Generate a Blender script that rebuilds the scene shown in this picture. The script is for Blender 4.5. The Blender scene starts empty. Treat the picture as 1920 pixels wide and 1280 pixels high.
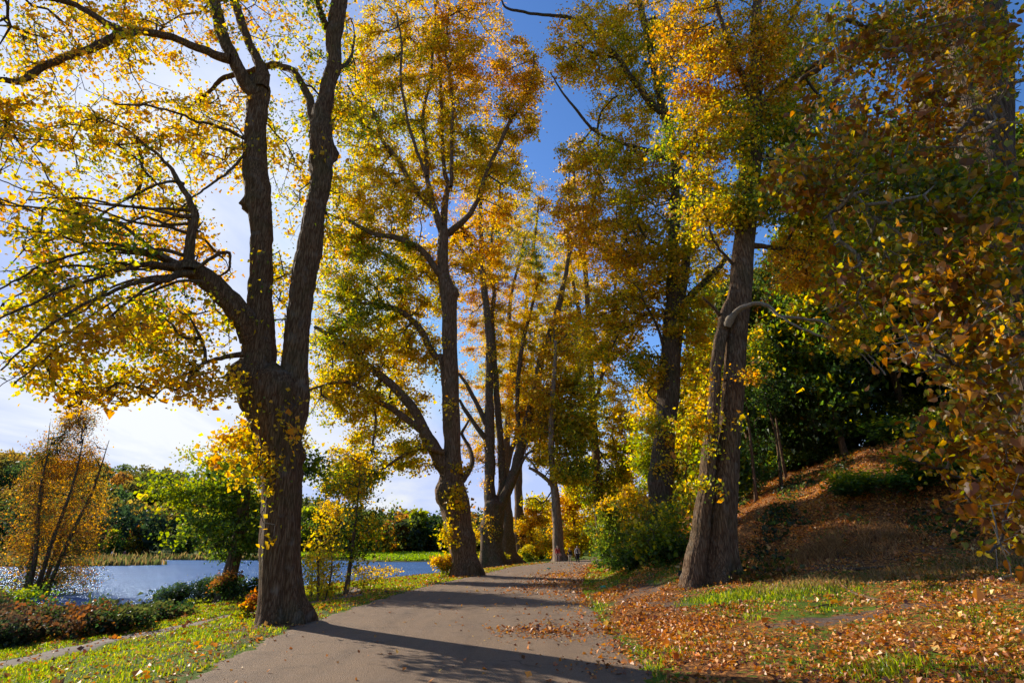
import bpy, math, random
import numpy as np
from mathutils import Vector

RNG = np.random.default_rng(7)
random.seed(7)
scene = bpy.context.scene
COL = scene.collection

# ------------------------------------------------------------------ camera model
F = 1067.0                      # focal length in px of a 1920 px wide frame (20 mm)
PITCH = math.atan(385.0 / F)
CP, SP = math.cos(PITCH), math.sin(PITCH)
EYE = np.array([0.0, 0.0, 1.6])


def ray(px, py):
    u, v = (px - 960.0) / F, (640.0 - py) / F
    return np.array([u, CP - v * SP, SP + v * CP])


def at(px, py, Y):
    """point on the sight line through (px, py) in the vertical plane y = Y"""
    d = ray(px, py)
    return EYE + d * (Y / d[1])


SUN_AZ = math.radians(51.8)     # left of the viewing direction
SUN_EL = math.radians(26.0)
SUN = np.array([-math.sin(SUN_AZ) * math.cos(SUN_EL), math.cos(SUN_AZ) * math.cos(SUN_EL), math.sin(SUN_EL)])

# ------------------------------------------------------------------ terrain
LY = [-60, 8, 13, 20, 26, 39, 53, 70, 85, 110, 140]
LX = [-4.0, -4.2, -4.7, -4.4, -3.9, -1.9, 0.0, 4.9, 11.0, 24.0, 42]
RY = [-60, 8, 13, 19, 26, 39, 56, 70, 85, 110, 140]
RX = [1.6, 1.86, 2.05, 2.4, 2.9, 4.8, 7.4, 12.0, 19.5, 36.0, 58]
SY = [-60, 20, 32, 45, 69, 100, 150, 400]
SX = [-27, -23, -21, -18.6, -8.6, -6, -5, -5]
HX = [-700, -420, -199, -150, -99, -60, -30, 0, 700]
HZ = [64, 50, 32, 22, 13, 6, 3, 1, 1]
WATER = -1.5


def sst(a, b, x):
    t = np.clip((x - a) / (b - a), 0, 1)
    return t * t * (3 - 2 * t)


def wob(x, y, s=1.0, ph=0.0):
    return (np.sin(x * 1.7 * s + 1.3 + ph) * np.cos(y * 1.3 * s - .7 + ph) + .5 * np.sin(x * 3.9 * s - y * 2.3 * s + ph) + .3 * np.cos(x * 7.1 * s + y * 6.3 * s))


def edgeL(y):
    return np.interp(y, LY, LX)


def edgeR(y):
    return np.interp(y, RY, RX)


def lake_in(x, y):
    """positive inside the lake, metres from its shore"""
    a = np.interp(y, SY, SX) - x + .35 * wob(x * .6, y * .6)
    b = 152 + 5 * np.sin(x * .045) - y
    pen = (np.sqrt(((x + 98) / 33) ** 2 + ((y - 113) / 10) ** 2) - 1) * 10
    pen2 = (np.sqrt(((x + 24) / 14) ** 2 + ((y - 150) / 16) ** 2) - 1) * 10
    c = x + 170
    return np.minimum(np.minimum(np.minimum(a, b), np.minimum(pen, pen2)), c)


def H(x, y):
    x = np.asarray(x, float)
    y = np.asarray(y, float)
    L, R = edgeL(y), edgeR(y)
    S = np.interp(y, SY, SX)
    dl = np.clip(L - x, 0, None)
    frac = np.clip(dl / np.maximum(L - S, 3), 0, 1)
    zl = -1.42 * frac ** .95
    far = sst(100, 150, y)
    zl = zl * (1 - far) + (-.9 * sst(0, 25, dl)) * far
    li = lake_in(x, y)
    zl = np.where(li > -2.5, np.minimum(zl, WATER + .45 * sst(0, 2.5, -li) + .02), zl)
    zl = np.where(li > 0, WATER - np.clip(li * .25, 0.02, 1.2), zl)
    hill = sst(165, 290, y) * np.interp(x, HX, HZ)
    zl = zl + hill + 1.1 * sst(134, 166, y) * sst(-75, -55, x) * sst(8, -6, x) * (li < 0)
    zl = zl + .035 * wob(x, y, .8) * sst(.3, 2.5, dl) * (li < 0)
    dr = np.clip(x - R, 0, None)
    S2 = sst(15, 27, y)
    S3 = sst(24, 40, y)
    zr = .085 * np.clip(dr, 0, 14) * (1 - .5 * S2) + S2 * (.43 + .08 * S3) * (np.sqrt((np.clip(dr - .6, 0, None)) ** 2 + .3) - .547)
    zr = 22 * (1 - np.exp(-zr / 22))
    zr = zr + .045 * wob(x, y, .7) * sst(.3, 2.5, dr) + .16 * wob(x * .35, y * .35, 1, 2) * sst(2, 6, dr) * S2 + .10 * wob(x * .9, y * .9, 1, 5) * sst(3, 6, dr) * sst(17, 21, y)
    verge = .05 * sst(.0, .5, dl) * (li < -1.5)
    return zl + zr + verge


def G(px, py, far=900.0):
    """where the sight line through (px, py) meets the ground"""
    d = ray(px, py)
    t = np.concatenate([np.linspace(2, 80, 4000), np.linspace(80, far, 6000)])
    p = EYE[None] + d[None] * t[:, None]
    below = p[:, 2] < H(p[:, 0], p[:, 1])
    k = int(np.argmax(below)) if below.any() else len(t) - 1
    q = p[k].copy()
    q[2] = float(H(q[0], q[1]))
    return q


# ------------------------------------------------------------------ mesh helper
def mesh(name, V, F3=None, F4=None, col=None, mats=(), m3=None, m4=None, smooth=False, loc=None):
    V = np.asarray(V, np.float32).reshape(-1, 3)
    if loc is not None:
        V = V - np.asarray(loc, np.float32)
    F3 = np.zeros((0, 3), np.int32) if F3 is None or len(F3) == 0 else np.asarray(F3, np.int32)
    F4 = np.zeros((0, 4), np.int32) if F4 is None or len(F4) == 0 else np.asarray(F4, np.int32)
    me = bpy.data.meshes.new(name)
    me.vertices.add(len(V))
    me.vertices.foreach_set('co', V.ravel())
    nl = F3.size + F4.size
    me.loops.add(nl)
    me.loops.foreach_set('vertex_index', np.concatenate([F3.ravel(), F4.ravel()]).astype(np.int32))
    n = len(F3) + len(F4)
    me.polygons.add(n)
    st = np.concatenate([np.arange(len(F3)) * 3, F3.size + np.arange(len(F4)) * 4]).astype(np.int32)
    me.polygons.foreach_set('loop_start', st)
    try:
        me.polygons.foreach_set('loop_total', np.concatenate([np.full(len(F3), 3), np.full(len(F4), 4)]).astype(np.int32))
    except Exception:
        pass
    for m in mats:
        me.materials.append(m)
    mi = np.concatenate([np.zeros(len(F3)) if m3 is None else m3, np.zeros(len(F4)) if m4 is None else m4]).astype(np.int32)
    me.polygons.foreach_set('material_index', mi)
    me.polygons.foreach_set('use_smooth', np.full(n, smooth))
    if col is not None:
        a = me.attributes.new('lc', 'FLOAT_COLOR', 'POINT')
        c = np.ones((len(V), 4), np.float32)
        c[:, :3] = col
        a.data.foreach_set('color', c.ravel())
    me.update(calc_edges=True)
    return me


def link(me, name, parent=None, loc=None):
    o = bpy.data.objects.new(name, me)
    COL.objects.link(o)
    if parent is not None:
        o.parent = parent
    if loc is not None:
        o.location = [float(v) for v in loc]
    return o


def tag(o, label=None, cat=None, group=None, kind=None):
    for k, v in (('label', label), ('category', cat), ('group', group), ('kind', kind)):
        if v:
            o[k] = v
    return o


def copy_tree(o, parent=None):
    c = o.copy()
    COL.objects.link(c)
    if parent is not None:
        c.parent = parent
    for ch in list(o.children):
        copy_tree(ch, c)
    return c


# ------------------------------------------------------------------ materials
def newmat(name):
    m = bpy.data.materials.new(name)
    m.use_nodes = True
    nt = m.node_tree
    nt.nodes.clear()
    return m, nt


def nd(nt, t, **kw):
    n = nt.nodes.new(t)
    ins = kw.pop('ins', {})
    for k, v in kw.items():
        setattr(n, k, v)
    for k, v in ins.items():
        if hasattr(v, 'is_linked') or hasattr(v, 'links'):
            nt.links.new(v, n.inputs[k])
        else:
            n.inputs[k].default_value = v
    return n


def ramp(nt, fac, stops):
    r = nt.nodes.new('ShaderNodeValToRGB')
    e = r.color_ramp.elements
    while len(e) < len(stops):
        e.new(.5)
    for i, (p, c) in enumerate(stops):
        e[i].position = p
        e[i].color = (c[0], c[1], c[2], 1) if hasattr(c, '__len__') else (c, c, c, 1)
    nt.links.new(fac, r.inputs[0])
    return r.outputs[0]


def mixc(nt, f, a, b, mode='MIX'):
    n = nt.nodes.new('ShaderNodeMix')
    n.data_type = 'RGBA'
    n.blend_type = mode
    for k, v in ((0, f), (6, a), (7, b)):
        if hasattr(v, 'is_linked'):
            nt.links.new(v, n.inputs[k])
        elif k == 0:
            n.inputs[0].default_value = v
        else:
            n.inputs[k].default_value = (v[0], v[1], v[2], 1)
    return n.outputs[2]


def mth(nt, op, a, b=None, clamp=False):
    n = nt.nodes.new('ShaderNodeMath')
    n.operation = op
    n.use_clamp = clamp
    for k, v in ((0, a), (1, b)):
        if v is None:
            continue
        if hasattr(v, 'is_linked'):
            nt.links.new(v, n.inputs[k])
        else:
            n.inputs[k].default_value = v
    return n.outputs[0]


def noise(nt, vec, scale, detail=4, rough=.55):
    n = nd(nt, 'ShaderNodeTexNoise', ins={'Scale': scale, 'Detail': detail, 'Roughness': rough})
    if vec is not None:
        nt.links.new(vec, n.inputs['Vector'])
    return n.outputs['Fac']


def output(nt, surf):
    o = nt.nodes.new('ShaderNodeOutputMaterial')
    nt.links.new(surf, o.inputs[0])


def mat_leaf(name='leaf', trans=.62, gloss=.02, grough=.4):
    m, nt = newmat(name)
    a = nd(nt, 'ShaderNodeAttribute', attribute_name='lc').outputs['Color']
    hs = nd(nt, 'ShaderNodeHueSaturation', ins={'Saturation': 1.08, 'Value': 1.42, 'Color': a}).outputs[0]
    d = nd(nt, 'ShaderNodeBsdfDiffuse', ins={'Color': a}).outputs[0]
    t = nd(nt, 'ShaderNodeBsdfTranslucent', ins={'Color': hs}).outputs[0]
    x = nd(nt, 'ShaderNodeMixShader', ins={0: trans, 1: d, 2: t}).outputs[0]
    g = nd(nt, 'ShaderNodeBsdfGlossy', ins={'Roughness': grough, 'Color': (1, 1, 1, 1)}).outputs[0]
    x = nd(nt, 'ShaderNodeMixShader', ins={0: gloss, 1: x, 2: g}).outputs[0]
    output(nt, x)
    return m


def mat_bark(name, dark, mid, light, sc=1.0, moss=.25, bump=.9):
    m, nt = newmat(name)
    co = nd(nt, 'ShaderNodeTexCoord').outputs['Object']
    mp = nd(nt, 'ShaderNodeMapping', ins={'Vector': co, 'Scale': (19 * sc, 19 * sc, 2.1 * sc)}).outputs[0]
    n1 = noise(nt, mp, 1.0, 7, .65)
    v = nd(nt, 'ShaderNodeTexVoronoi', feature='DISTANCE_TO_EDGE', ins={'Vector': mp, 'Scale': 1.1})
    n3 = noise(nt, co, 1.3, 4)
    n4 = noise(nt, co, 30, 3)
    crack = ramp(nt, v.outputs['Distance'], [(0, 0.0), (.22, 1.0)])
    h = mth(nt, 'ADD', mth(nt, 'MULTIPLY', crack, .30), mth(nt, 'MULTIPLY', n1, 1.15))
    h = mth(nt, 'ADD', h, mth(nt, 'MULTIPLY', n4, .2))
    c = ramp(nt, mth(nt, 'MULTIPLY', h, .75), [(.25, dark), (.58, mid), (.88, light)])
    c = mixc(nt, mth(nt, 'MULTIPLY', ramp(nt, n3, [(.48, 0.0), (.66, 1.0)]), moss), c, (.045, .06, .018))
    c = mixc(nt, mth(nt, 'MULTIPLY', ramp(nt, noise(nt, co, 2.9, 3), [(.56, 0.0), (.7, 1.0)]), .35), c, (.20, .17, .13))
    b = nd(nt, 'ShaderNodeBump', ins={'Strength': bump, 'Distance': .05, 'Height': h}).outputs[0]
    p = nd(nt, 'ShaderNodeBsdfPrincipled', ins={'Base Color': c, 'Roughness': .92, 'Normal': b, 'Specular IOR Level': .15})
    output(nt, p.outputs[0])
    return m


def mat_plain(name, c, rough=.8, var=.25, scale=8, metal=0):
    m, nt = newmat(name)
    co = nd(nt, 'ShaderNodeTexCoord').outputs['Object']
    n = noise(nt, co, scale, 4)
    k = [max(0, v * (1 - var)) for v in c]
    l = [v * (1 + var) for v in c]
    cc = ramp(nt, n, [(.3, k), (.7, l)])
    p = nd(nt, 'ShaderNodeBsdfPrincipled', ins={'Base Color': cc, 'Roughness': rough, 'Metallic': metal})
    output(nt, p.outputs[0])
    return m


LEAF = mat_leaf()
GLOSSY_LEAF = mat_leaf('glossy_leaf', .3, .12, .3)
LITTER = mat_leaf('fallen_leaf', .25, .05, .5)
BARK = mat_bark('bark', (.020, .009, .004), (.11, .055, .024), (.25, .145, .07))
BARK_FAR = mat_bark('bark_far', (.024, .012, .006), (.10, .056, .030), (.23, .145, .082), .5, .2, .7)
TWIG = mat_plain('twig_bark', (.055, .038, .026), .9)
PALE = mat_bark('pale_bark', (.09, .07, .05), (.22, .17, .12), (.34, .28, .2), 1.4, .1, .5)


# ------------------------------------------------------------------ foliage and wood geometry
def unit(v):
    return v / np.maximum(np.linalg.norm(v, axis=-1, keepdims=True), 1e-9)


def fnoise(p, s, ph=0):
    """cheap smooth noise, about -1..1"""
    x, y, z = p[..., 0] * s, p[..., 1] * s, p[..., 2] * s
    return (np.sin(x * 1.1 + 2.3 * np.sin(y * .7 + ph) + ph) + np.sin(y * 1.3 + 1.9 * np.sin(z * .9 + ph * 2)) + np.sin(z * 1.2 + 2.1 * np.sin(x * .8 - ph))) / 3


# linear colours of leaf kinds
GOLD = (.60, .365, .012)
YEL = (.56, .44, .02)
ORG = (.60, .28, .012)
OLV = (.24, .26, .015)
GRN = (.085, .15, .02)
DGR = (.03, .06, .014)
BRN = (.26, .11, .03)
RUS = (.42, .13, .025)


def leafcols(pts, pal, seed, s=.5, jitter=.25, top=None):
    """pal: list of (colour, weight); smooth patches of colour with each leaf a little different"""
    r = np.random.default_rng(seed)
    t = fnoise(pts, s, seed % 17) * .5 + .25 * fnoise(pts, s * 3.1, seed % 11) + r.normal(0, jitter, len(pts))
    if top is not None:
        t = t + top
    q = np.argsort(np.argsort(t)) / max(len(t) - 1, 1)
    w = np.cumsum([p[1] for p in pal])
    w = w / w[-1]
    k = np.searchsorted(w, q).clip(0, len(pal) - 1)
    c = np.array([p[0] for p in pal])[k]
    return c * np.exp(r.normal(0, .22, (len(pts), 1))) * np.exp(r.normal(0, .06, (len(pts), 3)))


def leaves(C, size, seed, cols, flat=.7, kind='quad', droop=.25):
    """leaf blades at the points C; kind quad = folded kite, lime = heart shape with a stalk"""
    r = np.random.default_rng(seed)
    n = len(C)
    s = size * np.exp(r.normal(-.03, .32, n))[:, None]
    nrm = unit(r.normal(0, 1, (n, 3)) * .75 + np.array([0, 0, flat]))
    d = unit(np.cross(nrm, unit(r.normal(0, 1, (n, 3)))))
    d = unit(d + np.array([0, 0, -droop]))
    e = unit(np.cross(d, nrm))
    nrm = np.cross(e, d)
    if kind == 'quad':
        b = C
        tip = C + d * s
        cup = nrm * s * .16
        l_ = C + d * s * .42 + e * s * .44 + cup
        r_ = C + d * s * .42 - e * s * .44 + cup
        V = np.stack([b, l_, tip, r_], 1).reshape(-1, 3)
        i = np.arange(n)[:, None] * 4
        F3 = np.concatenate([i + [0, 2, 1], i + [0, 3, 2]])
        return V, F3, np.repeat(cols, 4, 0)
    prof = [(.0, 0, 0), (-.10, .26, .06), (.14, .47, .16), (.45, .43, .14), (.75, .20, .03), (1.05, 0, -.14)]
    P = []
    for (a, w, c) in prof:
        P.append(C + d * s * a + e * s * w + nrm * s * c)
    for (a, w, c) in prof[1:5]:
        P.append(C + d * s * a - e * s * w + nrm * s * c)
    P.append(C + d * s * .5 - nrm * s * .02)
    st = r.uniform(.35, .6, (n, 1)) * s
    P.append(C - d * st + nrm * st * .5 + e * s * .015)
    P.append(C - d * st + nrm * st * .5 - e * s * .015)
    k = len(P)
    V = np.stack(P, 1).reshape(-1, 3)
    tri = [(0, 10, 1), (1, 10, 2), (2, 10, 3), (3, 10, 4), (4, 10, 5), (0, 6, 10), (6, 7, 10), (7, 8, 10), (8, 9, 10), (9, 5, 10), (0, 11, 12)]
    i = np.arange(n)[:, None] * k
    F3 = np.concatenate([i + list(t) for t in tri])
    cv = np.repeat(cols, k, 0).reshape(n, k, 3)
    brown = np.array([.20, .08, .02])
    wz = (r.random((n, k, 1)) ** 2.2) * .8
    wz[:, 10] *= .2
    cv = cv * (1 - wz) + brown * wz
    cv *= np.exp(r.normal(0, .12, (n, k, 1)))
    return V, F3, cv.reshape(-1, 3)


def prisms(A, B, ra, rb, sides=3):
    """a tapered stick for every pair of ends"""
    d = unit(B - A)
    ref = np.where(np.abs(d[:, 2:3]) > .9, np.array([[1., 0, 0]]), np.array([[0, 0, 1.]]))
    u = unit(np.cross(d, ref))
    w = np.cross(d, u)
    A = A - d * ra[:, None] * .3
    B = B + d * rb[:, None] * .3
    V = []
    for (P, r) in ((A, ra), (B, rb)):
        for k in range(sides):
            a = 2 * math.pi * k / sides
            V.append(P + (u * math.cos(a) + w * math.sin(a)) * r[:, None])
    V = np.stack(V, 1)
    n = len(A)
    i = np.arange(n)[:, None] * 2 * sides
    F4 = np.concatenate([i + [k, (k + 1) % sides, sides + (k + 1) % sides, sides + k] for k in range(sides)])
    return V.reshape(-1, 3), F4


def spline(P, step):
    """Catmull-Rom through the rows of P, resampled about every step metres along the first three columns"""
    P = np.asarray(P, float)
    Q = np.vstack([2 * P[0] - P[1], P, 2 * P[-1] - P[-2]])
    out = []
    for i in range(1, len(Q) - 2):
        n = max(2, int(np.linalg.norm(Q[i + 1][:3] - Q[i][:3]) / step) + 1)
        for t in np.linspace(0, 1, n, endpoint=False):
            a, b, c, d = Q[i - 1], Q[i], Q[i + 1], Q[i + 2]
            out.append(.5 * ((2 * b) + (c - a) * t + (2 * a - 5 * b + 4 * c - d) * t * t + (3 * b - a - 3 * c + d) * t ** 3))
    out.append(P[-1])
    out = np.array(out)
    out[:, 3] = np.maximum(out[:, 3], .004)
    return out


def tube(P, sides, seed, relief=.05, roots=0.0, rootz=0.0, burls=()):
    """knobbly tapered tube along the rows (x, y, z, r) of P"""
    n = len(P)
    X = P[:, :3]
    R = P[:, 3]
    T = unit(np.gradient(X, axis=0))
    u = np.cross(T[0], [0.3, 1, 0.1])
    u = u / np.linalg.norm(u)
    U = []
    for i in range(n):
        u = u - T[i] * np.dot(u, T[i])
        u = u / np.linalg.norm(u)
        U.append(u)
    U = np.array(U)
    W = np.cross(T, U)
    s = np.concatenate([[0], np.cumsum(np.linalg.norm(np.diff(X, axis=0), axis=1))])
    th = np.arange(sides) * 2 * math.pi / sides
    r_ = np.random.default_rng(seed)
    ph = r_.uniform(0, 6.28, 8)
    TH, SS = np.meshgrid(th, s)
    k = 1 + .06 * np.sin(2 * TH + .5 * SS + ph[0]) + .05 * np.sin(3 * TH - .35 * SS + ph[1]) + .05 * np.sin(SS * 1.6 + ph[2] + np.sin(TH + ph[6]))
    k += relief * (.55 * np.sin(9 * TH + .8 * np.sin(SS * 1.5 + ph[3]) + ph[4]) + .35 * np.sin(15 * TH + 1.7 * np.sin(SS * 2.1 + ph[5])) + .35 * np.sin(23 * TH - 1.3 * np.sin(SS * 3.3 + ph[7])))
    if roots:
        hh = np.clip(X[:, 2] - rootz, 0, None)[:, None]
        k += roots * np.exp(-hh / .45) * np.clip(.35 + .65 * np.sin(5 * TH + ph[3] + .6 * np.sin(2 * TH)), 0, 1) * 1.3
        k += .12 * np.exp(-hh / 2.2) * np.sin(5 * TH + ph[3] + .6 * np.sin(2 * TH))
    V = X[:, None] + (U[:, None] * np.cos(TH)[..., None] + W[:, None] * np.sin(TH)[..., None]) * (R[:, None] * k)[..., None]
    for (c, rad, amp) in burls:
        dd = np.linalg.norm(V - np.asarray(c), axis=2)
        f = np.clip(1 - (dd / rad) ** 2, 0, 1) ** 1.5 * amp * (1 + .25 * np.sin(V[..., 2] * 19 + TH * 7))
        out = unit(V - X[:, None])
        V = V + out * f[..., None]
    V = np.vstack([V.reshape(-1, 3), X[-1:] + T[-1:] * R[-1]])
    i, j = np.meshgrid(np.arange(n - 1), np.arange(sides), indexing='ij')
    j2 = (j + 1) % sides
    F4 = np.stack([i * sides + j, i * sides + j2, (i + 1) * sides + j2, (i + 1) * sides + j], -1).reshape(-1, 4)
    jj = np.arange(sides)
    F3 = np.stack([(n - 1) * sides + jj, (n - 1) * sides + (jj + 1) % sides, np.full(sides, n * sides)], 1)
    return V, F3, F4


def grow(nodes, pts, seed, step=.6, lift=.15, bend=.35, bias=.25):
    """join every point of pts to the wood grown so far with a curved shoot.
    nodes: (n, 4) x y z r of the limbs. Returns node positions, parents and the tip index of every point."""
    r = np.random.default_rng(seed)
    n0 = len(nodes)
    cap = n0 + len(pts) * 14
    X = np.zeros((cap, 3))
    D = np.zeros((cap, 3))
    cost = np.zeros(cap)
    par = np.full(cap, -1)
    X[:n0] = nodes[:, :3]
    D[:n0] = unit(np.gradient(nodes[:, :3], axis=0)) if n0 > 1 else np.array([0, 0, 1.])
    m = n0
    base = np.array([np.min(np.sum((nodes[:, :3] - p) ** 2, 1)) for p in pts]) if n0 < 4000 else np.zeros(len(pts))
    tips = np.zeros(len(pts), int)
    for pi in np.argsort(base):
        p = pts[pi]
        v = p - X[:m]
        d = np.sqrt((v * v).sum(1))
        along = (v * D[:m]).sum(1) / np.maximum(d, 1e-6)
        k = int(np.argmin(d * (1.25 - bias * along) + .12 * cost[:m]))
        a, L = X[k], d[k]
        q = max(1, int(L / step))
        if m + q + 2 > cap:
            tips[pi] = k
            continue
        c = a + D[k] * L * bend + np.array([0, 0, lift * L]) + r.normal(0, .06 * L, 3)
        prev = k
        for t in (np.arange(q) + 1) / q:
            x = (1 - t) ** 2 * a + 2 * t * (1 - t) * c + t * t * p
            if t < 1:
                x = x + r.normal(0, .03 * min(L, 1.5), 3)
            X[m] = x
            D[m] = unit(x - X[prev])
            cost[m] = cost[prev] + np.linalg.norm(x - X[prev])
            par[m] = prev
            prev = m
            m += 1
        tips[pi] = prev
    return X[:m], par[:m], tips, n0


def wood(X, par, n0, rmin, k=.0065, p=.47, rcap=None):
    """sticks for the grown part; thickness from how much hangs on it"""
    m = len(X)
    cnt = np.ones(m)
    for i in range(m - 1, n0 - 1, -1):
        if par[i] >= n0:
            cnt[par[i]] += cnt[i]
    R = rmin + k * (cnt ** p - 1)
    if rcap is not None:
        R = np.minimum(R, rcap)
    i = np.arange(n0, m)
    a = par[i]
    ra = np.where(a >= n0, R[a], R[i] * 1.15)
    thick = ra > rmin * 3.2
    V, F4 = prisms(X[a[~thick]], X[i[~thick]], ra[~thick], R[i[~thick]], 3)
    if thick.any():
        V2, G4 = prisms(X[a[thick]], X[i[thick]], ra[thick], R[i[thick]], 6)
        F4 = np.concatenate([F4, G4 + len(V)])
        V = np.concatenate([V, V2])
    return V, F4


def crown(name, parent, loc, nodes, pts, seed, size, pal, per=40, spread=.45, flat=.5, step=.6, rmin=.006, kwood=.0065,
          kind='quad', mat=None, bark=None, cscale=.45, lift=.12, extra=None, leafflat=.7, topgrad=0., droop=.25, jitter=.25, rcap=None, dens=None):
    """one crown: shoots joined to the limbs and sprays of leaves round their ends"""
    X, par, tips, n0 = grow(nodes, pts, seed, step, lift)
    V, F4 = wood(X, par, n0, rmin, kwood, rcap=rcap)
    r = np.random.default_rng(seed + 5)
    T = X[tips]
    Pp = X[np.maximum(par[tips], 0)]
    dn = np.exp(r.normal(-.2, .65, len(T))) * np.clip(1.0 + 1.5 * fnoise(T, .55 / spread, seed), .12, 2.2)
    cnts = r.poisson(per * dn, len(T))
    idx = np.repeat(np.arange(len(T)), cnts)
    f = r.uniform(-.15, 1.0, (len(idx), 1))
    C = T[idx] * f + Pp[idx] * (1 - f)
    g_ = r.normal(0, 1, (len(idx), 3))
    C = C + g_ * spread * (.45 + .55 * r.random((len(idx), 1))) * np.array([1, 1, flat])
    top = None
    if topgrad:
        zz = C[:, 2]
        top = topgrad * (zz - zz.mean()) / max(zz.std(), 1e-3)
    cols = leafcols(C, pal, seed, cscale, jitter, top)
    LV, L3, LC = leaves(C, size, seed, cols, leafflat, kind, droop)
    n = len(LV)
    col = np.concatenate([LC, np.tile([[.05, .04, .03]], (len(V), 1))])
    me = mesh(name, np.concatenate([LV, V]), L3, F4 + n, col, (mat or LEAF, bark or TWIG), m4=np.ones(len(F4)), loc=loc)
    return link(me, 'crown', parent)


def ell_px(blobs, Y0, seed, kd=(1.5, .5)):
    """points in ellipsoids given by their outline on the sight lines and a depth: (cx, cy, rx, ry, dy, rdepth, n)"""
    r = np.random.default_rng(seed)
    out = []
    for (cx, cy, rx, ry, dy, rd, n) in blobs:
        n = max(3, int(n * (kd[0] if rd >= .8 else kd[1])))
        v = unit(r.normal(0, 1, (n, 3))) * (r.uniform(0, 1, (n, 1)) ** .42)
        for a in v:
            out.append(at(cx + a[0] * rx, cy + a[1] * ry, Y0 + dy + a[2] * rd + (.45 * rd if rd >= 1.5 else 0)))
    return np.array(out)


def limb_pts(pl, Y0, dy0=0., dy1=0.):
    """polyline of (px, py, width px[, dy]) to rows x y z r"""
    n = len(pl)
    out = []
    for i, p in enumerate(pl):
        t = i / max(n - 1, 1)
        dy = p[3] if len(p) > 3 else dy0 + (dy1 - dy0) * t
        Y = Y0 + dy
        q = at(p[0], p[1], Y)
        dist = Y / ray(p[0], p[1])[1]
        out.append([*q, p[2] * .5 * dist / F])
    return np.array(out)


def lime(name, label, base, trunk, limbs, blobs, size, pal, seed, group=None, per=40, roots=.35, burls=(), sides=40, cat='tree',
         wild=.0, kind='quad', bark=None, skip=0, nb=None, rmin=.006, spread=.45, kd=(1.5, .5), twigmat=None, flat=.42, kwood=.0065, step=.6, **kw):
    """a big tree traced from its trunk and limbs; base is where it stands on the ground"""
    Y0 = base[1]
    e = bpy.data.objects.new(name, None)
    COL.objects.link(e)
    e.location = [float(v) for v in base]
    tag(e, label, cat, group)
    spread = spread * .60
    size = size * .93
    dist = Y0 / .95
    st = .10 if dist < 22 else .2
    P = limb_pts(trunk, Y0)
    P = np.vstack([[P[0][0], P[0][1], P[0][2] - .5, P[0][3] * 1.1], P])
    S = spline(P, st)
    bb = [(at(b[0], b[1], Y0 + b[2]), b[3], b[4]) for b in burls]
    V, F3, F4 = tube(S, sides, seed, .045, roots, base[2], bb)
    link(mesh('trunk', V, F3, F4, mats=(bark or BARK,), smooth=True, loc=base), 'trunk', e)
    nodes = [S[int(len(S) * .55):]]
    for i, l in enumerate(limbs):
        dy0, dy1, pl = l[:3]
        P = limb_pts(pl, Y0, dy0, dy1)
        s = spline(P, max(st, .12))
        r = np.random.default_rng(seed * 31 + i)
        ww = np.cumsum(r.normal(0, .012, (len(s), 3)), 0)
        s[:, :3] += ww - ww[0]
        V, F3, F4 = tube(s, sides if s[0, 3] > .15 else 14, seed + i + 1, .045, burls=bb)
        link(mesh('limb', V, F3, F4, mats=(l[3] if len(l) > 3 else (bark or BARK),), smooth=True, loc=base), 'limb', e)
        nodes.append(s)
    nodes = np.vstack(nodes)
    pts = ell_px(blobs, Y0, seed, kd)
    crown('crown', e, base, nodes, pts, seed, size, pal, per, spread, flat, step, rmin, kwood, kind, bark=twigmat, **kw)
    return e

# ==== PART 2 ====
# ------------------------------------------------------------------ camera, light, sky
cam = bpy.data.cameras.new('camera')
cam.lens = F / 1920 * 36
cam.sensor_width = 36
cam.clip_start = .05
cam.clip_end = 5000
co_ = bpy.data.objects.new('camera', cam)
COL.objects.link(co_)
co_.location = EYE
co_.rotation_euler = (math.pi / 2 + PITCH, 0, 0)
scene.camera = co_

sun = bpy.data.lights.new('sun', 'SUN')
sun.energy = 5.0
sun.angle = math.radians(.6)
sun.color = (1.0, .93, .79)
so = bpy.data.objects.new('sun', sun)
COL.objects.link(so)
so.rotation_euler = Vector(-SUN).to_track_quat('-Z', 'Y').to_euler()

world = bpy.data.worlds.new('World')
scene.world = world
world.use_nodes = True
nt = world.node_tree
nt.nodes.clear()
sky = nt.nodes.new('ShaderNodeTexSky')
sky.sky_type = 'NISHITA'
sky.sun_disc = False
sky.sun_elevation = SUN_EL
sky.sun_rotation = -SUN_AZ
sky.altitude = 100
sky.air_density = 1.0
sky.dust_density = .5
sky.ozone_density = 3.0
gen = nd(nt, 'ShaderNodeTexCoord').outputs['Generated']
sep = nd(nt, 'ShaderNodeSeparateXYZ', ins={0: gen})
zc = mth(nt, 'MAXIMUM', mth(nt, 'ADD', sep.outputs[2], .12), .06)
cv = nd(nt, 'ShaderNodeCombineXYZ', ins={0: mth(nt, 'DIVIDE', sep.outputs[0], zc), 1: mth(nt, 'DIVIDE', sep.outputs[1], zc), 2: 0.0}).outputs[0]
cmap = nd(nt, 'ShaderNodeMapping', ins={'Vector': cv, 'Rotation': (0, 0, .5), 'Scale': (1.3, .55, 1)}).outputs[0]
cn = nd(nt, 'ShaderNodeTexNoise', ins={'Vector': cmap, 'Scale': .85, 'Detail': 8, 'Roughness': .58, 'Distortion': .5}).outputs['Fac']
dt = nd(nt, 'ShaderNodeVectorMath', operation='DOT_PRODUCT', ins={0: gen, 1: tuple(SUN)}).outputs['Value']
near = ramp(nt, dt, [(.55, 0.0), (1.0, 1.0)])
hor = ramp(nt, sep.outputs[2], [(.0, .55), (.33, .0)])
cf = mth(nt, 'ADD', mth(nt, 'ADD', cn, mth(nt, 'MULTIPLY', near, .20)), mth(nt, 'MULTIPLY', hor, .40))
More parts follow.
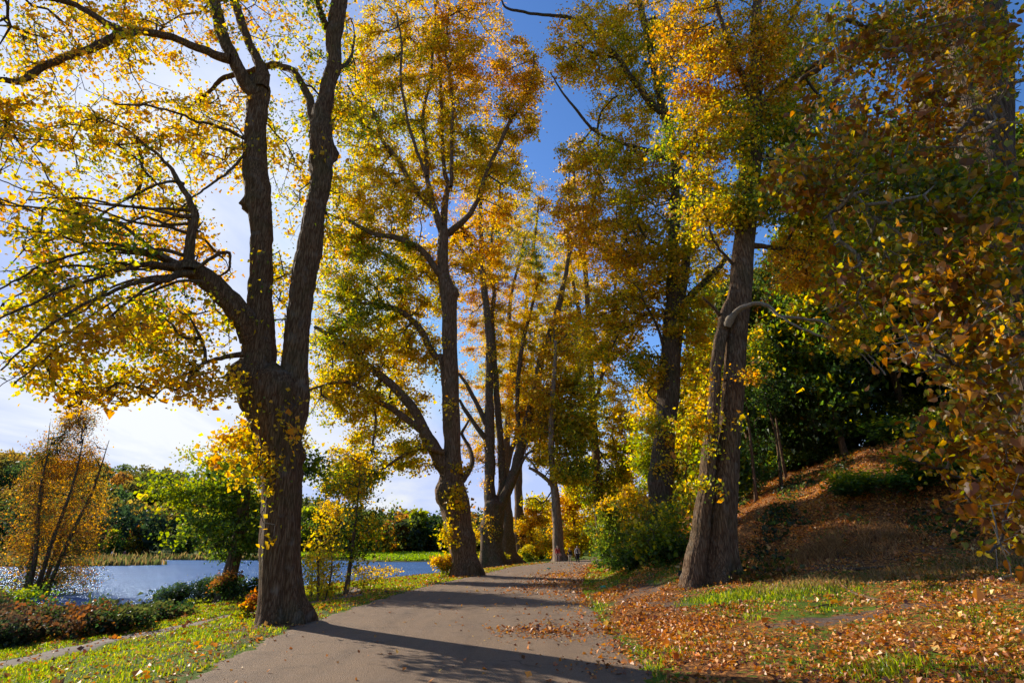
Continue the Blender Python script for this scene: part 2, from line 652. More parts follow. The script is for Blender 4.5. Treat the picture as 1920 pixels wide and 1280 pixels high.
cloud = ramp(nt, cf, [(.60, 0.0), (.88, .92)])
bright = mth(nt, 'ADD', mth(nt, 'MULTIPLY', near, 2.0), 7.8)
cc = nd(nt, 'ShaderNodeVectorMath', operation='SCALE', ins={0: (.94, .97, 1.0), 'Scale': bright}).outputs[0]
skyc = nd(nt, 'ShaderNodeHueSaturation', ins={'Saturation': 1.2, 'Value': 1.75, 'Color': sky.outputs[0]}).outputs[0]
capped = mixc(nt, 1.0, skyc, (4.6, 6.0, 8.4), 'DARKEN')
tint = mixc(nt, 1.0, capped, (1.0, .95, 1.08), 'MULTIPLY')
wc = mixc(nt, cloud, tint, cc)
bg = nd(nt, 'ShaderNodeBackground', ins={'Color': wc, 'Strength': .070}).outputs[0]
wo = nt.nodes.new('ShaderNodeOutputWorld')
nt.links.new(bg, wo.inputs[0])

scene.view_settings.view_transform = 'Standard'
scene.view_settings.look = 'None'
scene.view_settings.exposure = 0.68
scene.view_settings.gamma = 1
cy = scene.cycles
cy.max_bounces = 5
cy.diffuse_bounces = 2
cy.glossy_bounces = 3
cy.transmission_bounces = 4
cy.transparent_max_bounces = 4
cy.sample_clamp_indirect = 6
cy.use_adaptive_sampling = True
cy.adaptive_threshold = .02
cy.caustics_reflective = False
cy.caustics_refractive = False


# ------------------------------------------------------------------ ground
def zones(x, y):
    """how much litter and bare earth lies at a place, 0..1 each"""
    L, R = edgeL(y), edgeR(y)
    dr, dl = x - R, L - x
    n = wob(x * .5, y * .5, 1, 1) * .5
    right = sst(-.2, .5, dr)
    lit = right * (.47 + .50 * n + .55 * np.exp(-((dr - .9) / 1.2) ** 2) * sst(24, 16, y))
    up = sst(16.5, 19.5, y) * sst(3.2, 5.0, dr)
    lit = lit + up * .6
    lit = np.where(dl > 0, .17 + .12 * n + .15 * np.exp(-((dl - .8) / .8) ** 2), lit)
    lit = lit - .30 * right * sst(21, 25, y) * sst(3.0, 1.8, dr)
    lit = lit - .75 * np.exp(-(((x - 6.0) / 2.0) ** 2 + ((y - 16.4) / 1.1) ** 2))
    lit = lit + sst(50, 80, y) * right * .2
    # bare earth: the trodden patch by the two-stemmed tree and thin streaks in the verge
    d1 = np.exp(-(((x - 3.9 - (y - 18) * .10) / 1.1) ** 2 + ((y - 18.5) / 4.2) ** 2))
    d2 = np.exp(-((y - 11.9 - .12 * (x - 6)) / .5) ** 2) * sst(3.6, 5.5, x) * .85
    d3 = np.exp(-((dl - .25) / .45) ** 2) * .45
    d4 = np.exp(-((y - 18.6) / .7) ** 2) * sst(7, 9, x) * .9
    d5 = np.exp(-(((x + 5.0) / 1.6) ** 2 + ((y - 13.9) / 1.5) ** 2)) * .8
    d6 = sst(20, 26, y) * sst(2.5, 6, dr) * (.40 + .38 * wob(x * .4, y * .4))
    return np.clip(lit, 0, 1), np.clip(np.maximum.reduce([d1, d2, d3, d4, d5, d6]), 0, 1)


k1 = math.asinh(620 / 5.0)
gx = 5.0 * np.sinh(np.linspace(-1, 1, 520) * k1)
k2a, k2b = math.asinh(60 / 5.0), math.asinh(780 / 5.0)
gy = 12 + 5.0 * np.sinh(np.linspace(-k2a, k2b, 520))
GX, GY = np.meshgrid(gx, gy)
GZ = H(GX, GY)
ni, nj = GX.shape
i, j = np.meshgrid(np.arange(ni - 1), np.arange(nj - 1), indexing='ij')
F4 = np.stack([i * nj + j, i * nj + j + 1, (i + 1) * nj + j + 1, (i + 1) * nj + j], -1).reshape(-1, 4)
lit, dirt = zones(GX.ravel(), GY.ravel())
li_ = lake_in(GX.ravel(), GY.ravel())
shore = sst(-1.6, -.2, li_)

m, nt = newmat('ground_cover')
at_ = nd(nt, 'ShaderNodeAttribute', attribute_name='lc').outputs['Color']
sp = nd(nt, 'ShaderNodeSeparateColor', ins={0: at_})
pos = nd(nt, 'ShaderNodeNewGeometry').outputs['Position']
n_big = noise(nt, pos, .45, 5)
n_mid = noise(nt, pos, 3.0, 6, .65)
n_fin = noise(nt, pos, 38, 4, .7)
v1 = nd(nt, 'ShaderNodeTexVoronoi', ins={'Vector': pos, 'Scale': 11.0, 'Randomness': 1.0})
v2 = nd(nt, 'ShaderNodeTexVoronoi', ins={'Vector': pos, 'Scale': 19.0, 'Randomness': 1.0})
vsep = nd(nt, 'ShaderNodeSeparateColor', ins={0: v1.outputs['Color']})
vsep2 = nd(nt, 'ShaderNodeSeparateColor', ins={0: v2.outputs['Color']})
grass = ramp(nt, mth(nt, 'ADD', mth(nt, 'MULTIPLY', n_mid, .6), mth(nt, 'MULTIPLY', n_fin, .4)), [(.35, (.035, .06, .008)), (.52, (.10, .15, .014)), (.68, (.20, .21, .02))])
litc = ramp(nt, vsep.outputs[0], [(.0, (.07, .03, .014)), (.35, (.20, .075, .022)), (.65, (.36, .135, .03)), (.9, (.50, .24, .06))])
litc2 = ramp(nt, vsep2.outputs[1], [(.0, (.05, .024, .012)), (.5, (.22, .085, .025)), (1.0, (.42, .18, .05))])
litc = mixc(nt, ramp(nt, v1.outputs['Distance'], [(.30, 0.0), (.42, 1.0)]), litc, litc2)
dirtc = ramp(nt, mth(nt, 'ADD', mth(nt, 'MULTIPLY', n_mid, .5), mth(nt, 'MULTIPLY', n_fin, .5)), [(.3, (.07, .046, .034)), (.55, (.15, .10, .075)), (.75, (.24, .17, .125))])
f_d = mth(nt, 'ADD', sp.outputs[1], mth(nt, 'MULTIPLY', mth(nt, 'SUBTRACT', n_mid, .5), 1.1))
f_d = ramp(nt, f_d, [(.38, 0.0), (.60, 1.0)])
base_ = mixc(nt, f_d, grass, dirtc)
f_l = mth(nt, 'ADD', mth(nt, 'ADD', sp.outputs[0], mth(nt, 'MULTIPLY', mth(nt, 'SUBTRACT', n_big, .5), .8)), mth(nt, 'MULTIPLY', mth(nt, 'SUBTRACT', vsep.outputs[2], .5), .75))
f_l = ramp(nt, f_l, [(.50, 0.0), (.56, 1.0)])
base_ = mixc(nt, f_l, base_, litc)
base_ = mixc(nt, sp.outputs[2], base_, (.035, .028, .02))
hgt = mth(nt, 'ADD', mth(nt, 'MULTIPLY', n_fin, .5), mth(nt, 'ADD', mth(nt, 'MULTIPLY', n_mid, 1.2), mth(nt, 'MULTIPLY', vsep.outputs[1], .35)))
bp = nd(nt, 'ShaderNodeBump', ins={'Strength': .8, 'Distance': .06, 'Height': hgt}).outputs[0]
p = nd(nt, 'ShaderNodeBsdfPrincipled', ins={'Base Color': base_, 'Roughness': .95, 'Normal': bp, 'Specular IOR Level': .1})
output(nt, p.outputs[0])
M_GROUND = m
me = mesh('ground', np.stack([GX, GY, GZ], -1).reshape(-1, 3), None, F4, np.stack([lit, dirt, shore], 1), (m,), smooth=True)
tag(link(me, 'ground'), 'grass banks and leaf covered slope around the park path', kind='structure')


def strip(name, ys, left, right, lift, mat_, n=14, seed=1, rough=.07):
    r = np.random.default_rng(seed)
    V = []
    for y in ys:
        a, b = left(y), right(y)
        a += rough * (math.sin(y * 3.1) + .6 * math.sin(y * 7.7 + 1) + .5 * math.sin(y * 17.3)) + r.normal(0, rough * .35)
        b += rough * (math.sin(y * 2.7 + 2) + .6 * math.sin(y * 8.9) + .5 * math.sin(y * 15.1)) + r.normal(0, rough * .35)
        for t in np.linspace(0, 1, n):
            x = a + (b - a) * t
            V.append((x, y))
    V = np.array(V)
    Z = H(V[:, 0], V[:, 1]) + lift
    t = np.tile(np.linspace(0, 1, n), len(ys))
    Z = Z - (lift + .015) * (np.abs(t * 2 - 1) > .999)
    ny = len(ys)
    i, j = np.meshgrid(np.arange(ny - 1), np.arange(n - 1), indexing='ij')
    F4 = np.stack([i * n + j, i * n + j + 1, (i + 1) * n + j + 1, (i + 1) * n + j], -1).reshape(-1, 4)
    return link(mesh(name, np.column_stack([V, Z]), None, F4, mats=(mat_,), smooth=True), name)


m, nt = newmat('asphalt')
pos = nd(nt, 'ShaderNodeNewGeometry').outputs['Position']
nb_ = noise(nt, pos, .5, 5)
nf = noise(nt, pos, 60, 3, .7)
nm = noise(nt, pos, 5, 6, .6)
vo = nd(nt, 'ShaderNodeTexVoronoi', ins={'Vector': pos, 'Scale': 75.0}).outputs['Distance']
c = ramp(nt, nf, [(.3, (.165, .10, .054)), (.55, (.26, .168, .10)), (.75, (.38, .265, .165))])
c = mixc(nt, mth(nt, 'MULTIPLY', ramp(nt, nb_, [(.35, 0.0), (.7, 1.0)]), .5), c, (.175, .118, .082))
c = mixc(nt, mth(nt, 'MULTIPLY', ramp(nt, nm, [(.52, 0.0), (.75, 1.0)]), .4), c, (.26, .19, .14))
mpp = nd(nt, 'ShaderNodeMapping', ins={'Vector': pos, 'Scale': (1.6, .22, 1)}).outputs[0]
c = mixc(nt, mth(nt, 'MULTIPLY', ramp(nt, noise(nt, mpp, 1.0, 5, .6), [(.45, 0.0), (.68, 1.0)]), .38), c, (.10, .066, .045))
c = mixc(nt, mth(nt, 'MULTIPLY', ramp(nt, noise(nt, pos, 1.7, 7, .7), [(.56, 0.0), (.63, 1.0)]), .30), c, (.085, .055, .035))
crk = nd(nt, 'ShaderNodeTexVoronoi', feature='DISTANCE_TO_EDGE', ins={'Vector': nd(nt, 'ShaderNodeVectorMath', operation='ADD', ins={0: pos, 1: nd(nt, 'ShaderNodeTexNoise', ins={'Vector': pos, 'Scale': 1.5, 'Detail': 5.0}).outputs['Color']}).outputs[0], 'Scale': .42}).outputs['Distance']
cm = mth(nt, 'MULTIPLY', ramp(nt, crk, [(.0, 1.0), (.010, 0.0)]), ramp(nt, nb_, [(.5, 0.0), (.6, 1.0)]))
c = mixc(nt, mth(nt, 'MULTIPLY', cm, .8), c, (.05, .035, .025))
b = nd(nt, 'ShaderNodeBump', ins={'Strength': .9, 'Distance': .012, 'Height': mth(nt, 'ADD', mth(nt, 'MULTIPLY', vo, 1.0), nf)}).outputs[0]
output(nt, nd(nt, 'ShaderNodeBsdfPrincipled', ins={'Base Color': c, 'Roughness': .88, 'Normal': b, 'Specular IOR Level': .25}).outputs[0])
ys = np.concatenate([np.arange(-30, 4, 1.0), np.arange(4, 30, .08), np.arange(30, 60, .2), np.arange(60, 112, .5)])
tag(strip('path', ys, lambda y: float(edgeL(y)), lambda y: float(edgeR(y)), .012, m, 40), 'wide brown tarmac path curving away between the lime trees', kind='structure')

# the narrow earth footpath below the left verge
FY = [2, 8, 12, 15, 21, 26, 33, 44, 60]
fa, fb = G(-60, 1268), G(20, 1243)
FP = [G(-60, 1268), G(60, 1236), G(150, 1214), G(240, 1194), G(330, 1176), G(410, 1160), G(470, 1148), G(590, 1129), G(660, 1119)]
fpy = [4] + [p[1] for p in FP] + [40]
fpx = [-9.8] + [p[0] for p in FP] + [-10.5]
o_ = np.argsort(fpy)
fpy, fpx = np.array(fpy)[o_], np.array(fpx)[o_]


def fpath(y):
    return float(np.interp(y, fpy, fpx))


m2 = mat_plain('earth_path', (.12, .08, .055), .95, .4, 9)
tag(strip('footpath', np.arange(4, 34, .12), lambda y: fpath(y) - .42, lambda y: fpath(y) + .42, .012, m2, 8, 3, .05), 'narrow trodden earth footpath beside the lake', kind='structure')

# water
m, nt = newmat('lake_water')
pos = nd(nt, 'ShaderNodeNewGeometry').outputs['Position']
mp = nd(nt, 'ShaderNodeMapping', ins={'Vector': pos, 'Rotation': (0, 0, .5), 'Scale': (1, 1.9, 1)}).outputs[0]
w1 = noise(nt, mp, 1.6, 5, .6)
w2 = noise(nt, mp, 6.0, 3, .6)
w3 = noise(nt, pos, .05, 3)
hh = mth(nt, 'ADD', w1, mth(nt, 'MULTIPLY', w2, .35))
b = nd(nt, 'ShaderNodeBump', ins={'Strength': 1.0, 'Distance': .22, 'Height': hh}).outputs[0]
c = ramp(nt, w3, [(.3, (.05, .105, .23)), (.7, (.07, .14, .29))])
df = nd(nt, 'ShaderNodeBsdfDiffuse', ins={'Color': c, 'Normal': b}).outputs[0]
gl = nd(nt, 'ShaderNodeBsdfGlossy', ins={'Color': (.72, .84, 1, 1), 'Roughness': .22, 'Normal': b}).outputs[0]
output(nt, nd(nt, 'ShaderNodeMixShader', ins={0: .09, 1: df, 2: gl}).outputs[0])
wx = np.linspace(-260, 8, 60)
wy = np.linspace(8, 172, 60)
WX, WY = np.meshgrid(wx, wy)
i, j = np.meshgrid(np.arange(59), np.arange(59), indexing='ij')
F4 = np.stack([i * 60 + j, i * 60 + j + 1, (i + 1) * 60 + j + 1, (i + 1) * 60 + j], -1).reshape(-1, 4)
keep = (lake_in(WX.ravel(), WY.ravel()) > -8)[F4].any(1)
tag(link(mesh('lake', np.stack([WX, WY, np.full_like(WX, WATER)], -1).reshape(-1, 3), None, F4[keep], mats=(m,)), 'lake'), 'blue rippled lake', kind='structure')

# ==== TREES ====
PAL_GOLD = [(GRN, .45), (OLV, 1.5), (YEL, 2.1), (GOLD, 1.8), (ORG, .2)]
PAL_MIX = [(GRN, .8), (OLV, 1.3), (YEL, 1.7), (GOLD, 2.1), (ORG, .45)]
PAL_GREEN = [(DGR, .6), (GRN, 1.6), (OLV, 1.5), (YEL, .8), (GOLD, .6)]
PAL_RUST = [(GRN, 1.2), (OLV, 2.0), (YEL, 1.3), (GOLD, 1.5), (ORG, .65)]

# ---- the near two-stemmed lime on the left edge of the path
b1 = G(530, 1166)
T1_trunk = [(530, 1166, 94), (527, 1130, 77), (525, 1070, 70), (524, 1010, 69), (526, 950, 68), (526, 890, 74), (524, 840, 84), (520, 790, 90), (515, 745, 100), (512, 715, 92)]
FAN = []
_r = random.Random(3)
_st = [(345, 503), (362, 512), (334, 500), (352, 478), (361, 440), (371, 402), (380, 528), (340, 506), (356, 420), (330, 502)]
for _i, (_sx, _sy) in enumerate(_st):
    _ey = [420, 700, 520, 440, 330, 400, 760, 620, 470, 570][_i]
    _ex = _r.uniform(-90, 40)
    _pts = []
    _w = _r.uniform(5, 7.5)
    _h = _r.uniform(18, 36)
    for _k in range(9):
        _t = _k / 8
        _pts.append((_sx + (_ex - _sx) * _t + _r.uniform(-7, 7) * (_k > 0), _sy + (_ey - _sy) * _t ** 1.6 - math.sin(_t * 2.4) * _h + _r.uniform(-8, 8) * (_k > 0), _w * (1 - .8 * _t)))
    FAN.append((-1.5, _r.uniform(-4.4, -1.0), _pts))
T1 = lime('lime_tree', 'big two-stemmed lime with knobbly bark at the left edge of the path', b1, T1_trunk, [
    (0, 0, [(500, 800, 50), (488, 740, 74), (480, 700, 70), (484, 640, 62), (491, 580, 48), (492, 540, 43), (492, 470, 40), (488, 400, 42), (484, 360, 44), (482, 300, 40), (484, 250, 37), (486, 200, 36), (487, 165, 38), (482, 140, 30)]),
    (0, .3, [(540, 820, 50), (549, 760, 52), (556, 700, 44), (562, 640, 41), (570, 580, 41), (574, 530, 43), (584, 470, 44), (594, 410, 38), (604, 350, 40), (606, 290, 46), (606, 230, 36), (616, 180, 28), (625, 130, 26), (630, 75, 26), (640, 20, 28), (648, -40, 24), (652, -120, 20), (665, -220, 14)]),
    (0, -1.6, [(470, 640, 40), (462, 612, 44), (440, 582, 40), (412, 553, 36), (384, 528, 35), (360, 512, 34), (344, 503, 30), (336, 500, 14)]),
    (0, -1.0, [(484, 180, 24), (468, 162, 27), (452, 140, 25), (436, 112, 24), (424, 90, 22), (412, 55, 20), (400, 10, 18), (392, -50, 15), (380, -130, 10)]),
    (0, .6, [(490, 170, 26), (492, 145, 25), (484, 120, 19), (470, 90, 16), (458, 55, 15), (444, 20, 14), (430, -30, 13), (415, -110, 9)]),
    (-.6, -2.8, [(432, 112, 20), (405, 103, 17), (370, 88, 15), (335, 74, 14), (300, 66, 14), (262, 60, 14), (236, 66, 16), (205, 82, 15), (165, 97, 13), (120, 113, 12), (80, 132, 12), (45, 153, 11), (0, 150, 8), (-60, 165, 7)]),
    (-2.0, -2.6, [(240, 62, 12), (215, 50, 12), (190, 34, 11), (160, 16, 10), (125, 2, 10), (70, -6, 8), (0, -20, 6)]),
    (.2, 1.6, [(590, 232, 17), (584, 205, 17), (578, 178, 16), (562, 150, 14), (545, 130, 13), (525, 119, 12), (505, 116, 12), (485, 122, 11), (455, 131, 11), (420, 139, 10), (398, 152, 8), (380, 170, 6), (350, 195, 4)]),
    (-1.5, -1.7, [(356, 506, 22), (354, 480, 19), (358, 455, 18), (364, 425, 16), (369, 402, 15), (362, 382, 13), (352, 360, 11), (340, 336, 11), (326, 314, 8), (312, 298, 6), (280, 270, 5), (240, 240, 4), (190, 215, 3)]),
    (-1.5, -3.4, [(345, 503, 12), (322, 486, 9), (290, 468, 8), (255, 440, 6), (215, 415, 6), (160, 400, 5), (90, 385, 4), (0, 378, 3), (-70, 372, 3)]),
    (-1.5, -4.4, [(342, 506, 12), (310, 495, 10), (270, 493, 9), (225, 503, 7), (170, 520, 6), (110, 545, 5), (50, 575, 4), (-20, 610, 3)]),
    (-1.5, -4.8, [(340, 512, 12), (315, 523, 10), (270, 532, 8), (225, 545, 7), (170, 570, 6), (110, 605, 5), (60, 640, 4), (0, 690, 3)]),
    (-1.5, -3.8, [(342, 506, 11), (300, 478, 8), (255, 470, 7), (200, 468, 6), (130, 482, 5), (60, 510, 4), (-30, 560, 3)]),
    (-1.5, -4.2, [(338, 515, 10), (305, 530, 8), (262, 558, 6), (215, 595, 5), (165, 625, 4), (100, 660, 3), (30, 720, 3)]),
    (-1.5, -.8, [(366, 503, 8), (390, 488, 7), (415, 476, 7), (427, 478, 6), (428, 492, 4), (424, 512, 4), (405, 530, 3)]),
    (-1.5, -2.9, [(372, 404, 7), (345, 408, 7), (310, 398, 6), (270, 388, 5), (215, 384, 4), (150, 376, 4), (60, 380, 3)]),
    (-1.5, -2.9, [(345, 345, 7), (325, 336, 6), (290, 343, 5), (245, 360, 5), (200, 385, 4), (140, 420, 3), (60, 450, 3)]),
    (-.3, -1.6, [(456, 664, 12), (430, 667, 10), (405, 672, 8), (382, 678, 7), (362, 690, 6), (338, 702, 5), (310, 718, 3), (280, 745, 3)]),
    (-.3, -2.0, [(385, 678, 6), (365, 700, 5), (345, 722, 4), (325, 738, 3)]),
    (0, -2.2, [(462, 262, 7), (435, 250, 7), (405, 238, 6), (375, 232, 5), (340, 216, 4), (290, 205, 4), (230, 200, 3)]),
    (0, -1.8, [(464, 282, 6), (440, 308, 5), (415, 330, 5), (385, 352, 4), (345, 385, 3), (300, 425, 3)]),
    (.2, 1.5, [(635, 130, 8), (652, 118, 7), (660, 100, 5), (668, 60, 4)]),
    (.2, -1, [(616, 58, 12), (608, 40, 11), (600, 15, 9), (585, -30, 8), (560, -100, 6)]),
] + FAN, [
    (150, 60, 200, 110, -2.2, 2.6, 150), (360, 20, 160, 110, -.5, 3, 110), (560, 20, 120, 130, 0, 3, 100), (60, 230, 150, 110, -3, 2, 80),
    (250, 260, 170, 110, -1.5, 2.5, 140), (420, 250, 120, 110, .5, 2.5, 110), (120, 450, 180, 130, -3.2, 1.8, 130), (300, 430, 110, 110, 0, 2.5, 90),
    (140, 610, 190, 90, -3, 2, 110), (330, 610, 130, 100, -.6, 2.5, 120), (380, 500, 60, 60, 1.5, 1.5, 40), (560, 300, 90, 160, 1.5, 2, 90), (640, 200, 70, 170, 1, 2, 80), (530, 560, 40, 140, 1.8, 1.2, 40),
    (200, 720, 150, 45, -2.0, 1.5, 50), (60, 690, 90, 50, -3.2, 1.5, 22), (400, 715, 90, 50, -1.0, 1, 40), (170, 745, 50, 45, -1.8, 1, 20),
    (380, -150, 420, 140, -1, 4, 260), (-150, 350, 160, 300, -3, 3, 110),
    (505, 820, 60, 70, -.8, .25, 30), (470, 880, 60, 60, -.8, .4, 48), (420, 850, 60, 45, -.8, .5, 36), (500, 960, 26, 70, -.7, .2, 20), (545, 780, 30, 70, -.75, .2, 16), (620, 420, 40, 90, 1, 1, 26), (480, 500, 20, 200, -.6, .2, 8), (600, 300, 25, 150, -.6, .2, 10),
], .108, PAL_MIX, 11, bark=mat_bark('bark_umber', (.020, .009, .004), (.10, .050, .022), (.24, .145, .075), 1.0, .3), kd=(1.85, .5), per=14.5, roots=.16, sides=56, burls=[(450, 702, -.1, .45, .26), (470, 690, -.5, .35, .08), (580, 848, 0, .38, .26), (583, 888, 0, .34, .26), (464, 385, 0, .32, .18), (480, 330, -.2, .3, .08), (626, 290, .2, .32, .13), (616, 520, .1, .3, .10), (530, 730, -.4, .4, .10), (345, 503, -1.6, .3, .07), (500, 900, -.5, .35, .08)],
    spread=.40, flat=.7, kwood=.005, rmin=.005, step=.45, cscale=.6, leafflat=.35, rcap=.045)

# ---- second lime of the row
b2 = G(868, 1079)
T2 = lime('lime_tree', 'tall lime with bulging bole and leafy shoots, second along the left of the path', b2,
    [(872, 1079, 60), (868, 1050, 50), (862, 1010, 48), (858, 975, 48), (852, 945, 50), (846, 915, 48), (848, 880, 40), (849, 840, 30), (848, 780, 31), (847, 720, 28), (844, 650, 27), (842, 600, 26), (841, 555, 29), (832, 520, 22), (830, 490, 21), (831, 455, 21), (832, 430, 18)], [
    (0, -1, [(850, 905, 30), (838, 885, 27), (826, 860, 25), (812, 835, 25), (796, 806, 22), (778, 770, 19), (760, 745, 17), (738, 722, 15), (718, 704, 14), (688, 680, 12), (662, 658, 11), (640, 640, 10), (615, 625, 8), (590, 612, 6)]),
    (-.3, -3, [(790, 805, 14), (770, 792, 12), (740, 770, 11), (712, 755, 10), (690, 738, 9), (665, 722, 8), (640, 716, 7), (605, 722, 5), (580, 730, 4)]),
    (.3, 1.5, [(845, 840, 18), (837, 800, 14), (835, 750, 14), (833, 700, 13), (828, 670, 13), (818, 672, 12), (806, 655, 12), (795, 635, 11), (782, 612, 11), (768, 600, 10), (750, 588, 10), (730, 580, 9), (700, 575, 8), (676, 573, 7), (640, 575, 5)]),
    (0, -2, [(832, 520, 15), (820, 508, 13), (808, 490, 12), (797, 476, 12), (783, 465, 12), (770, 458, 11), (750, 448, 10), (735, 443, 9), (705, 438, 8), (680, 425, 7), (655, 412, 5), (620, 400, 4)]),
    (0, -.5, [(831, 445, 13), (824, 425, 11), (815, 400, 10), (800, 380, 9), (785, 365, 9), (770, 345, 8), (755, 318, 8), (742, 295, 7), (720, 270, 6), (700, 250, 5), (672, 232, 4), (645, 215, 3)]),
    (.5, 2, [(832, 440, 14), (832, 400, 12), (836, 370, 11), (840, 345, 9), (833, 320, 8), (831, 280, 7), (830, 230, 6), (828, 180, 6), (826, 120, 5), (820, 50, 4), (815, -20, 3)]),
    (.5, -1, [(838, 440, 12), (852, 428, 12), (868, 415, 11), (882, 400, 10), (894, 378, 9), (905, 350, 9), (912, 325, 8), (925, 300, 8), (940, 270, 7), (952, 240, 7), (966, 215, 6), (985, 195, 5), (996, 170, 5), (1002, 145, 4), (1008, 105, 3)]),
    (0, 1.5, [(826, 420, 10), (815, 385, 9), (805, 350, 9), (800, 310, 8), (796, 270, 8), (792, 230, 6), (795, 190, 6), (806, 150, 5), (812, 100, 5), (815, 40, 4), (820, -30, 3)]),
    (0, -2, [(800, 330, 7), (785, 290, 6), (772, 250, 6), (760, 200, 5), (752, 150, 5), (755, 90, 4), (745, 30, 3)]),
    (0, 1, [(845, 350, 8), (848, 300, 7), (850, 250, 6), (852, 200, 6), (845, 140, 5), (838, 80, 4), (845, 10, 3)]),
    (0, -2.5, [(734, 290, 7), (715, 260, 6), (705, 225, 5), (690, 200, 5), (665, 185, 4), (650, 160, 3)]),
    (0, 2, [(866, 900, 14), (885, 870, 9), (880, 840, 7), (868, 815, 6), (880, 790, 4)]),
    (-.6, -3.0, [(832, 848, 12), (812, 842, 9), (790, 838, 8), (765, 846, 7), (745, 858, 6), (722, 872, 5), (700, 885, 4), (680, 900, 3)]),
    (0, -2.5, [(720, 705, 6), (700, 740, 6), (705, 790, 5), (700, 830, 4), (706, 860, 3)]),
], [
    (760, 90, 110, 130, 0, 3.5, 200), (880, 90, 90, 120, 0, 3, 150), (690, 200, 80, 120, -1, 3, 120), (975, 170, 60, 100, -1, 2, 85), (850, 260, 120, 110, 1, 3, 190),
    (720, 370, 120, 110, -.5, 3.5, 200), (930, 330, 70, 90, 0, 2.5, 90), (680, 520, 110, 110, -1, 3, 170), (790, 520, 70, 90, 2, 3, 110), (900, 460, 60, 90, 1.5, 2.5, 60),
    (660, 650, 100, 70, -1.5, 3, 120), (760, 660, 80, 80, 1.5, 3, 100), (640, 740, 80, 60, -2, 3, 80), (740, 760, 70, 50, 1, 3, 42), (690, 840, 70, 50, -2, 2.5, 40), (660, 900, 60, 36, -2.5, 2, 34), (770, 850, 50, 50, -1, 2, 20),
    (800, -110, 190, 110, 0, 4, 140), (850, 930, 28, 45, -1.3, .4, 7), (840, 985, 20, 45, -1.1, .4, 9), (870, 880, 20, 60, -1.2, .4, 5), (843, 700, 16, 150, -1.2, .3, 7),
], .165, PAL_GOLD, 23, bark=mat_bark('bark_russet', (.026, .012, .006), (.13, .070, .036), (.29, .185, .11), .7, .3), kd=(2.7, .8), per=36, roots=.14, sides=36, burls=[(832, 925, -.3, 1.0, .30), (876, 1010, 0, .9, .22), (890, 1060, -.4, .8, .2), (850, 550, 0, .6, .25), (822, 868, 0, .7, .15)],
    spread=.66, flat=.55, kwood=.010, rmin=.009, step=.8, cscale=.30, rcap=.10, topgrad=.10)

# ---- third, forked low into several stems
b3 = G(926, 1063)
T3 = lime('lime_tree', 'many-stemmed lime forking low, third tree along the left of the path', b3,
    [(926, 1063, 52), (922, 1040, 40), (920, 1010, 37), (922, 985, 38), (924, 960, 40), (926, 945, 40)], [
    (0, 0, [(920, 975, 24), (919, 940, 22), (918, 900, 21), (919, 860, 20), (918, 800, 18), (917, 740, 16), (918, 690, 15), (920, 640, 14), (914, 580, 13), (910, 540, 12), (907, 505, 11), (905, 450, 9), (903, 400, 7), (905, 340, 5), (905, 280, 4)]),
    (0, 1, [(930, 980, 24), (940, 945, 22), (952, 918, 20), (964, 890, 19), (972, 860, 18), (980, 825, 17), (988, 790, 16), (999, 745, 13), (1006, 710, 12), (1013, 675, 12), (1024, 640, 11), (1036, 605, 11), (1045, 572, 11), (1050, 545, 9), (1058, 512, 8), (1064, 480, 7), (1080, 430, 4)]),
    (.5, 1, [(932, 960, 16), (942, 910, 15), (940, 860, 14), (937, 800, 12), (933, 740, 11), (930, 690, 10), (928, 640, 9), (926, 590, 9), (930, 550, 8), (922, 510, 7), (928, 450, 5), (935, 380, 4)]),
    (0, -2, [(916, 830, 10), (905, 815, 10), (893, 800, 9), (880, 780, 8), (870, 765, 7), (862, 750, 5)]),
    (0, -1, [(914, 800, 10), (900, 770, 9), (885, 742, 8), (872, 718, 7), (858, 700, 5)]),
    (0, 2, [(908, 530, 7), (898, 505, 7), (880, 485, 6), (862, 462, 5), (848, 445, 3)]),
    (.5, 2, [(972, 800, 9), (970, 760, 8), (972, 700, 8), (977, 650, 8), (986, 610, 7), (994, 585, 6), (1004, 545, 5), (1012, 510, 4)]),
    (0, -1, [(962, 900, 8), (975, 872, 6), (990, 850, 5), (1002, 845, 4)]),
], [
    (905, 420, 90, 110, 1, 3, 170), (900, 760, 60, 70, 3, 2, 50), (960, 740, 60, 90, 3, 2, 90), (1000, 660, 60, 80, 2, 2, 70), (940, 640, 60, 70, 3, 2, 70), (880, 840, 50, 40, 3, 2, 20), (880, 560, 80, 90, 1, 3, 120), (960, 560, 80, 100, 0, 3, 140), (1040, 520, 70, 90, 1, 3, 120), (1040, 640, 70, 70, 1, 3, 90), (900, 690, 60, 60, 0, 3, 46), (1010, 740, 60, 50, 1.5, 2.5, 40),
    (920, 990, 24, 36, -1.6, .4, 12), (960, 480, 60, 60, 0, 3, 60), (900, 300, 60, 60, 1, 3, 60), (912, 930, 20, 60, -1.4, .4, 10), (905, 860, 40, 40, 0, 2, 16),
], .20, PAL_MIX, 31, bark=mat_bark('bark_grey_brown', (.022, .011, .005), (.095, .052, .027), (.23, .145, .085), .7, .45), kd=(2.6, .8), per=38, roots=.35, sides=30, burls=[(940, 1000, -.4, 1.1, .3), (905, 990, -.3, .9, .25), (938, 1040, -.5, .9, .25)], spread=.85, flat=.55, kwood=.012, rmin=.011, step=1.0, cscale=.22, rcap=.12)

